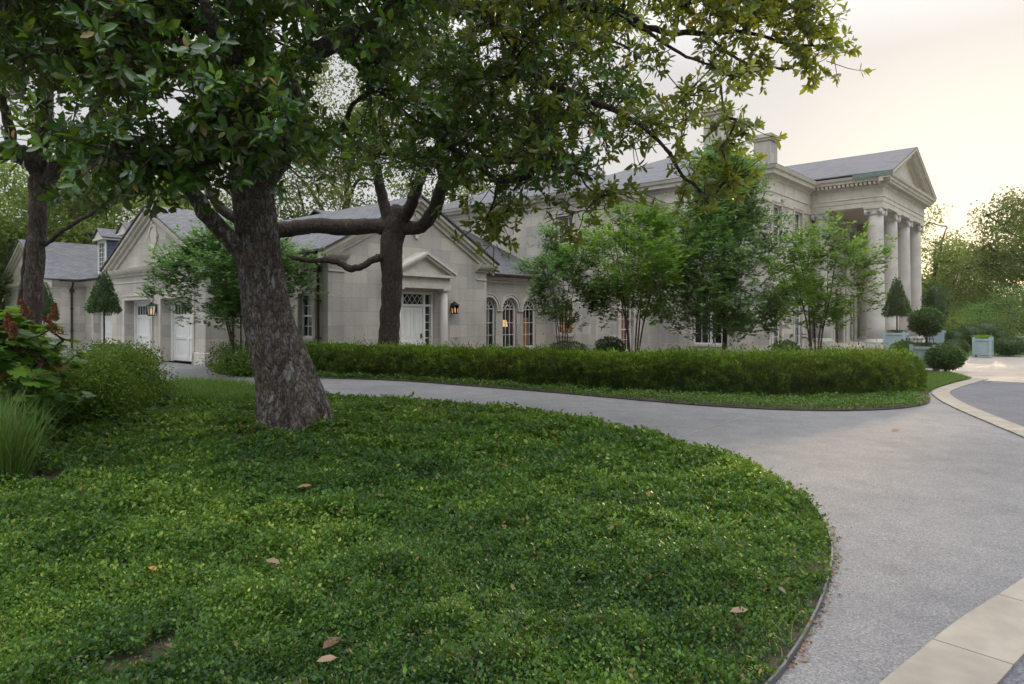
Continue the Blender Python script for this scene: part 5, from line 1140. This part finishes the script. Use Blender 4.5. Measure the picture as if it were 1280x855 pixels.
# mown lawn blades
def blades(name, P, h, wd, mt, label, cat, kind='stuff', lean=.35, tb=.0, parent=None, outv=None, aged=.0):
    n = len(P); d = rng.normal(size=(n, 3)) * lean; d[:, 2] = 1
    if outv is not None: d = d + outv
    hs = h * rng.uniform(.55, 1.15, n); o = leaves(name, M[mt], parent, P, d, rdir(n), hs, wd, .45 + tb + rng.normal(size=n) * .17, TB, (rng.random(n) < aged) * .9)
    return tag(o, label, cat, None, kind) if label else o
lp = lawn_poly; xs = [p[0] for p in lp]; ys = [p[1] for p in lp]; x = rng.uniform(min(xs), max(xs), 90000); y = rng.uniform(min(ys), max(ys), 90000); k = in_poly(x, y, lp)
blades('lawn_grass', np.stack([x[k], y[k], np.full(k.sum(), .02)], 1)[:40000], .06, .012, 'blade', 'short bright mown grass beside the cream border', 'grass', tb=.1)
x = rng.uniform(14, 34, 60000); y = rng.uniform(30.5, 46, 60000); px = CX + x / y * F_; k = (px > 1185) & (px < 1330)
blades('far_lawn_grass', np.stack([x[k], y[k], np.zeros(k.sum())], 1), .09, .03, 'blade', 'far strip of lawn beyond the beige paving', 'grass')

# ------------------------------------------------------------------ foreground groundcover
def cover_h(x, y):
    return .02 + .13 * vnoise(x, y, .6, 1) ** 1.5 + .10 * vnoise(x, y, .17, 2) ** 1.4
def bare(x, y):
    b = np.zeros_like(x)
    for (cx, cy, r_) in [(*gp(190, 832), .22), (*gp(48, 602), .60), (*gp(300, 550), .60), (*gp(350, 548), .42), (*gp(215, 507), .8), (*gp(270, 497), .4), (*gp(130, 850), .2), (*gp(525, 820), .1)]: b = np.maximum(b, 1 - np.hypot(x - cx, (y - cy) * .8) / r_)
    return b
bpoly = [(a, b) for a, b in bed_poly]
BE = np.array(bed_s)
def sprigs(n, ymin, ymax, smul):
    y = rng.uniform(ymin, ymax, n * 2); x = rng.uniform(-1.0, .62, n * 2) * (y * .80 + .5); k = in_poly(x, y, bpoly); x, y = x[k][:n], y[k][:n]
    de = np.full(len(x), 9.0)
    for q in BE[::2]: de = np.minimum(de, np.hypot(x - q[0], y - q[1]))
    keep = (bare(x, y) + (vnoise(x, y, .12, 7) - .5) * 1.3 + rng.normal(size=len(x)) * .12 < .45) & ((de > .07) | (rng.random(len(x)) < .25) | (y > 7.5))
    edge = (de < .5) & (y < 7); keep &= ~(edge & (rng.random(len(x)) < .6 * (1 - de / .5)))
    x, y, de = x[keep], y[keep], de[keep]; n = len(x); h = cover_h(x, y) * np.clip(de / .35, .35, 1)
    m_ = 6; z = h * rng.uniform(.35, 1.1, n); big = vnoise(x, y, .55, 11); big2 = vnoise(x, y, 1.6, 12); r1 = rng.normal(size=n) * .12
    ax = unit(rng.normal(size=(n, 3)) * .42 + [0, 0, 1]); X_ = np.repeat(np.stack([x, y, z], 1), m_, 0); A_ = np.repeat(ax, m_, 0); j = np.tile(np.arange(m_), n); a = np.repeat(rng.uniform(0, 6.28, n), m_) + j * 2.4
    el = .45 + .75 * rng.random(n * m_); dv = A_ * np.cos(el)[:, None] + np.stack([np.cos(a), np.sin(a), np.zeros(n * m_)], 1) * np.sin(el)[:, None]
    s_ = np.clip(.0056 * np.repeat(y, m_), .020, .055) * smul * rng.uniform(.45, 1.35, n * m_) * np.repeat(rng.choice([.6, 1.0, 1.35], n, p=[.3, .5, .2]), m_)
    tin = .27 + .80 * np.repeat(big * .6 + big2 * .4 - .5, m_) + np.repeat(r1, m_) + rng.normal(size=n * m_) * .10 + .16 * np.repeat(z / np.maximum(h, .01) - .6, m_) + (rng.random(n * m_) < .06) * .35  # patchy leaf tone; leaves low in the mat tinted darker as hollow shade
    X_ += rng.normal(size=X_.shape) * .012 * (j % 3)[:, None] + A_ * (j * .004)[:, None]
    return X_, dv, A_ + rng.normal(size=A_.shape) * .35, s_, tin, (rng.random(n * m_) < .02) * .9
parts = [sprigs(n_, a_, b_, s_) for n_, a_, b_, s_ in [(46000, 2.5, 4.2, 1.0), (44000, 4.2, 6.5, 1.0), (34000, 6.5, 10, 1.0), (28000, 10, 17, 1.0)]]
cat_ = [np.concatenate([p[i] for p in parts]) for i in range(6)]
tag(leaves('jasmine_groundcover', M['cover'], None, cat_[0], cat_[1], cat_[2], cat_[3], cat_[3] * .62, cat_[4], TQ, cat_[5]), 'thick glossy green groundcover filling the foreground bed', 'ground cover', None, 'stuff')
# thin trailing stems and a few grass blades among the leaves
n = 9000; y = rng.uniform(2.5, 9, n); x = rng.uniform(-.78, .5, n) * y; k = in_poly(x, y, bpoly) & (bare(x, y) < .2); x, y = x[k], y[k]
blades('weed_grass', np.stack([x, y, cover_h(x, y) * .4], 1), .085, .004, 'blade', 'fine grass blades and stems mixed in the groundcover', 'grass', lean=.8, aged=.15)

# shrubs and grasses at the left
def loose_bush(label, x, y, r, h, n, mt='hedge', lsz=.045):
    e = empty('loose_shrub', (x, y, 0), 0, label, 'shrub', 'feathery dark shrubs on the left'); mb = MB(); cs = []
    for k in range(46):
        a = rng.uniform(0, 6.28); q = math.sqrt(rng.random()) * .95; z = rng.uniform(.12, .98); rr = r * q * (1 - .35 * z ** 2) * (.75 + .5 * z if z < .5 else 1); cs.append((math.cos(a) * rr, math.sin(a) * rr, h * z * (1 - .2 * q)))
    branch_net(mb, [(0, 0, 0), (.1, .05, .1), (-.1, 0, .1)], cs, r0=.006, sides=4); mb.build('stem', M['bark3'], e)
    leafy('foliage', mt, e, cs, int(n * 1.9) // 46, .17, lsz * 1.25, zsc=.9, wr=.42); return e
loose_bush('feathery olive shrub nearest, touching the hydrangea', -6.35, 9.9, .80, 1.08, 15000)
loose_bush('feathery olive shrub in the middle of the left row', -6.75, 11.2, .8, 1.15, 14000)
loose_bush('feathery olive shrub at the back of the left row near the garage drive', -7.15, 12.5, .8, 1.1, 12000)
loose_bush('feathery olive shrub farthest left behind the hydrangea', -8.0, 11.0, .9, 1.15, 9000)
# oakleaf hydrangea
e = empty('hydrangea_bush', (-6.45, 8.1, 0), 0, 'oakleaf hydrangea with big lobed leaves and rusty red dried flower cones', 'shrub'); mb = MB(); cs = []
for k in range(260):
    d = rdir(1)[0]; rr = rng.uniform(.55, 1.0); p = np.array([d[0] * 1.22, d[1] * 1.0, d[2] * .85]) * rr + [0, 0, .92]
    if p[2] > .12: cs.append(p)
branch_net(mb, [(0, 0, 0), (.15, 0, .3), (-.15, 0, .3)], cs, r0=.007, sides=5); mb.build('stem', M['barkpale'], e)
B, D_, U, L_, T_ = [], [], [], [], []
for c in cs:
    c = np.array(c); bt = rng.normal() * .12
    for j in range(8):
        a = j * 2.4 + rng.random(); out = unit((c - [0, 0, .6])[None])[0]; dv = out * .5 + np.array([math.cos(a), math.sin(a), -.15 + .3 * rng.random()]); B.append(c + rng.normal(size=3) * .05); D_.append(dv); U.append(out * .7 + np.array([0, 0, 1]) + rng.normal(size=3) * .25)
        L_.append(rng.uniform(.10, .20)); T_.append(.45 + bt + .22 * (c[2] - .9) + rng.normal() * .12)
L_ = np.array(L_); leaves('foliage', M['hydr'], e, B, D_, U, L_, L_ * 1.0, np.array(T_), TL, (rng.random(len(B)) < .02) * .7)
for (fx, fy, fz) in [(X(10, 7.6) + 6.45, -.5, 1.60), (X(18, 7.4) + 6.45, -.7, 1.50), (X(34, 7.7) + 6.45, -.4, 1.74), (X(66, 7.5) + 6.45, -.6, 1.70), (X(74, 7.3) + 6.45, -.8, 1.56), (X(-15, 8) + 6.45, 0, 1.6)]:
    n = 260; t = rng.random(n); a = rng.uniform(0, 6.28, n); r_ = .055 * (1 - t * .75) * np.sqrt(rng.random(n)) * 1.1; tilt = rng.normal(size=2) * .3
    P = np.stack([fx + r_ * np.cos(a) + t * .24 * tilt[0], fy + r_ * np.sin(a) + t * .24 * tilt[1], fz - .1 + t * .18], 1); f0 = leaves('flower_cone', M['petal'], e, P, rdir(n, .2), rdir(n, .3), .024, .022, rng.uniform(.1, 1, n), TQ)
# ornamental grass, liriope
def tuft(label, x, y, r, h, n, wd, name='grass_tuft', grp=None, lean=.3, tb=0, aged=.04):
    e = empty(name, (x, y, 0), 0, label, 'grass', grp); a = rng.uniform(0, 6.28, n); q = r * np.sqrt(rng.random(n)); P = np.stack([np.cos(a) * q, np.sin(a) * q, np.zeros(n)], 1)
    blades('blades', P, h, wd, 'blade', None, None, lean=.1, outv=np.stack([np.cos(a), np.sin(a), np.zeros(n)], 1) * (q / r)[:, None] * lean, parent=e, tb=tb, aged=aged); return e
tuft('tall fine green ornamental grass clump at the left edge', X(6, 6.55), 6.55, .16, .86, 620, .009, 'ornamental_grass', lean=.28)
tuft('smaller clump of fine grass behind the tall one at the left edge', X(-25, 7.0), 7.0, .17, .85, 400, .009, 'ornamental_grass', lean=.3)
lir = []
for k in range(46):
    t = rng.random(); px = 205 + 125 * t; d = rng.uniform(12.2, 15.2) - 1.2 * (t - .5)
    lir.append((X(px, d), d))
n = 9000; ii = rng.integers(0, len(lir), n); LP = np.array(lir)[ii]; a = rng.uniform(0, 6.28, n); q = .22 * np.sqrt(rng.random(n))
blades('liriope_grass', np.stack([LP[:, 0] + np.cos(a) * q, LP[:, 1] + np.sin(a) * q, np.zeros(n)], 1), .36, .013, 'blade', 'strappy grass growing between trunk and dark shrubs', 'grass', lean=.12, outv=np.stack([np.cos(a), np.sin(a), np.zeros(n)], 1) * (q / .22)[:, None] * .5, tb=.05)

# ------------------------------------------------------------------ fallen leaves and small litter
def fallen(label, px, py, col, s=.09, h=.12, d=None, rz=0, ground=False):
    x, y = gp(px, py, h) ; mb = MB()
    z = h if ground else h + .004
    e = leaves('fallen_leaf', M['deadleaf'], None, [(0, 0, 0)], [(math.cos(rz), math.sin(rz), .15)], [(.1, -.2, 1)], s, s * .5, np.array([col]), TF)
    e.location = (x, y, z); return tag(e, label, 'leaf', 'fallen magnolia leaves')
fallen('pinkish brown dead leaf right of the big trunk foot on the groundcover', 371, 610, .45, .13, rz=.3)
fallen('pinkish brown dead leaf lower, near the middle of the groundcover', 350, 705, .45, .11, rz=2.8)
fallen('bright orange curled leaf left, higher of two orange leaves', 214, 620, 1, .10, rz=3)
fallen('bright orange small leaf left, lower of two orange leaves', 195, 714, 1, .08, rz=2.5)
fallen('dark red brown leaf standing near the bottom edge', 403, 812, .1, .11, rz=1.0)
fallen('grey pink leaf lying beside the red brown leaf at the bottom', 395, 828, .5, .09, rz=.2)
fallen('small brown leaf in the groundcover left of the driveway curve', 912, 766, .45, .10, rz=.1)
fallen('reddish leaf in the middle right of the groundcover', 632, 661, .15, .07, rz=1.9)
fallen('tiny dark leaf on the driveway near the cream slabs', 1174, 797, 0, .05, h=.006, rz=.1, ground=True)
fallen('pale leaf lying on the far driveway near the hedge tip', 1114, 538, .6, .14, h=.006, rz=.1, ground=True)
fallen('tiny dark leaf in the middle of the driveway', 1117, 677, 0, .03, h=.006, rz=1.1, ground=True)

mb = MB()
for (a, b) in ((gp(851, 545.5), gp(930, 521)),):
    a = Vector((*a, .004)); b = Vector((*b, .004)); t = (b - a).normalized(); n_ = Vector((t.y, -t.x, 0)) * .012
    mb.add([a - n_, b - n_, b + n_, a + n_], [(0, 1, 2, 3)])
tag(mb.build('driveway_joint', M['border']), 'thin pale expansion joint across the driveway', None, None, 'structure')

def litter(name, n, zf, pts, s0, s1, label):
    x, y = pts; n = len(x); s_ = rng.uniform(s0, s1, n)
    d = rng.normal(size=(n, 3)); d[:, 2] *= .25
    tag(leaves(name, M['deadleaf'], None, np.stack([x, y, zf(x, y)], 1), d, rng.normal(size=(n, 3)) * .35 + [0, 0, 1], s_, s_ * .5, rng.random(n) ** 1.5 * .8, TF), label, 'leaf litter', None, 'stuff')
n = 420; y = 2.6 + 10 * rng.random(n) ** 1.4; x = rng.uniform(-.8, .5, n) * y; k = in_poly(x, y, bpoly)
litter('leaf_litter', n, lambda x, y: cover_h(x, y) * .75 + .01, (x[k], y[k]), .025, .06, 'scattered brown bits of dead leaf among the groundcover')
i = rng.integers(20, len(bed_s) - 10, 900); BEa = np.array(bed_s); ox = np.abs(rng.normal(size=900)) * .07
litter('edge_litter', 900, lambda x, y: np.full(len(x), .008), (BEa[i, 0] + ox * .8 + rng.normal(size=900) * .01, BEa[i, 1] + ox * .6), .006, .03, 'fine dead leaf crumbs gathered along the driveway edge')
n = 260; y = 3 + 10 * rng.random(n); x = rng.uniform(.2, .8, n) * y; k = ~in_poly(x, y, bpoly)
litter('drive_litter', n, lambda x, y: np.full(len(x), .008), (x[k], y[k]), .005, .022, 'tiny dark specks of leaf and twig scattered over the driveway')

# ------------------------------------------------------------------ evening air
m, nt, b, o = mat('evening_haze'); nt.nodes.remove(b)
pv = nt.nodes.new('ShaderNodeVolumePrincipled'); pv.inputs['Color'].default_value = (.96, .95, .94, 1); pv.inputs['Density'].default_value = .0002; pv.inputs['Anisotropy'].default_value = .6
nt.links.new(pv.outputs[0], o.inputs['Volume'])
mb = MB(); mb.box((-130, -20, -1.0), (150, 125, 32)); tag(mb.build('haze', m), 'thin warm evening haze filling the garden', None, None, 'stuff')
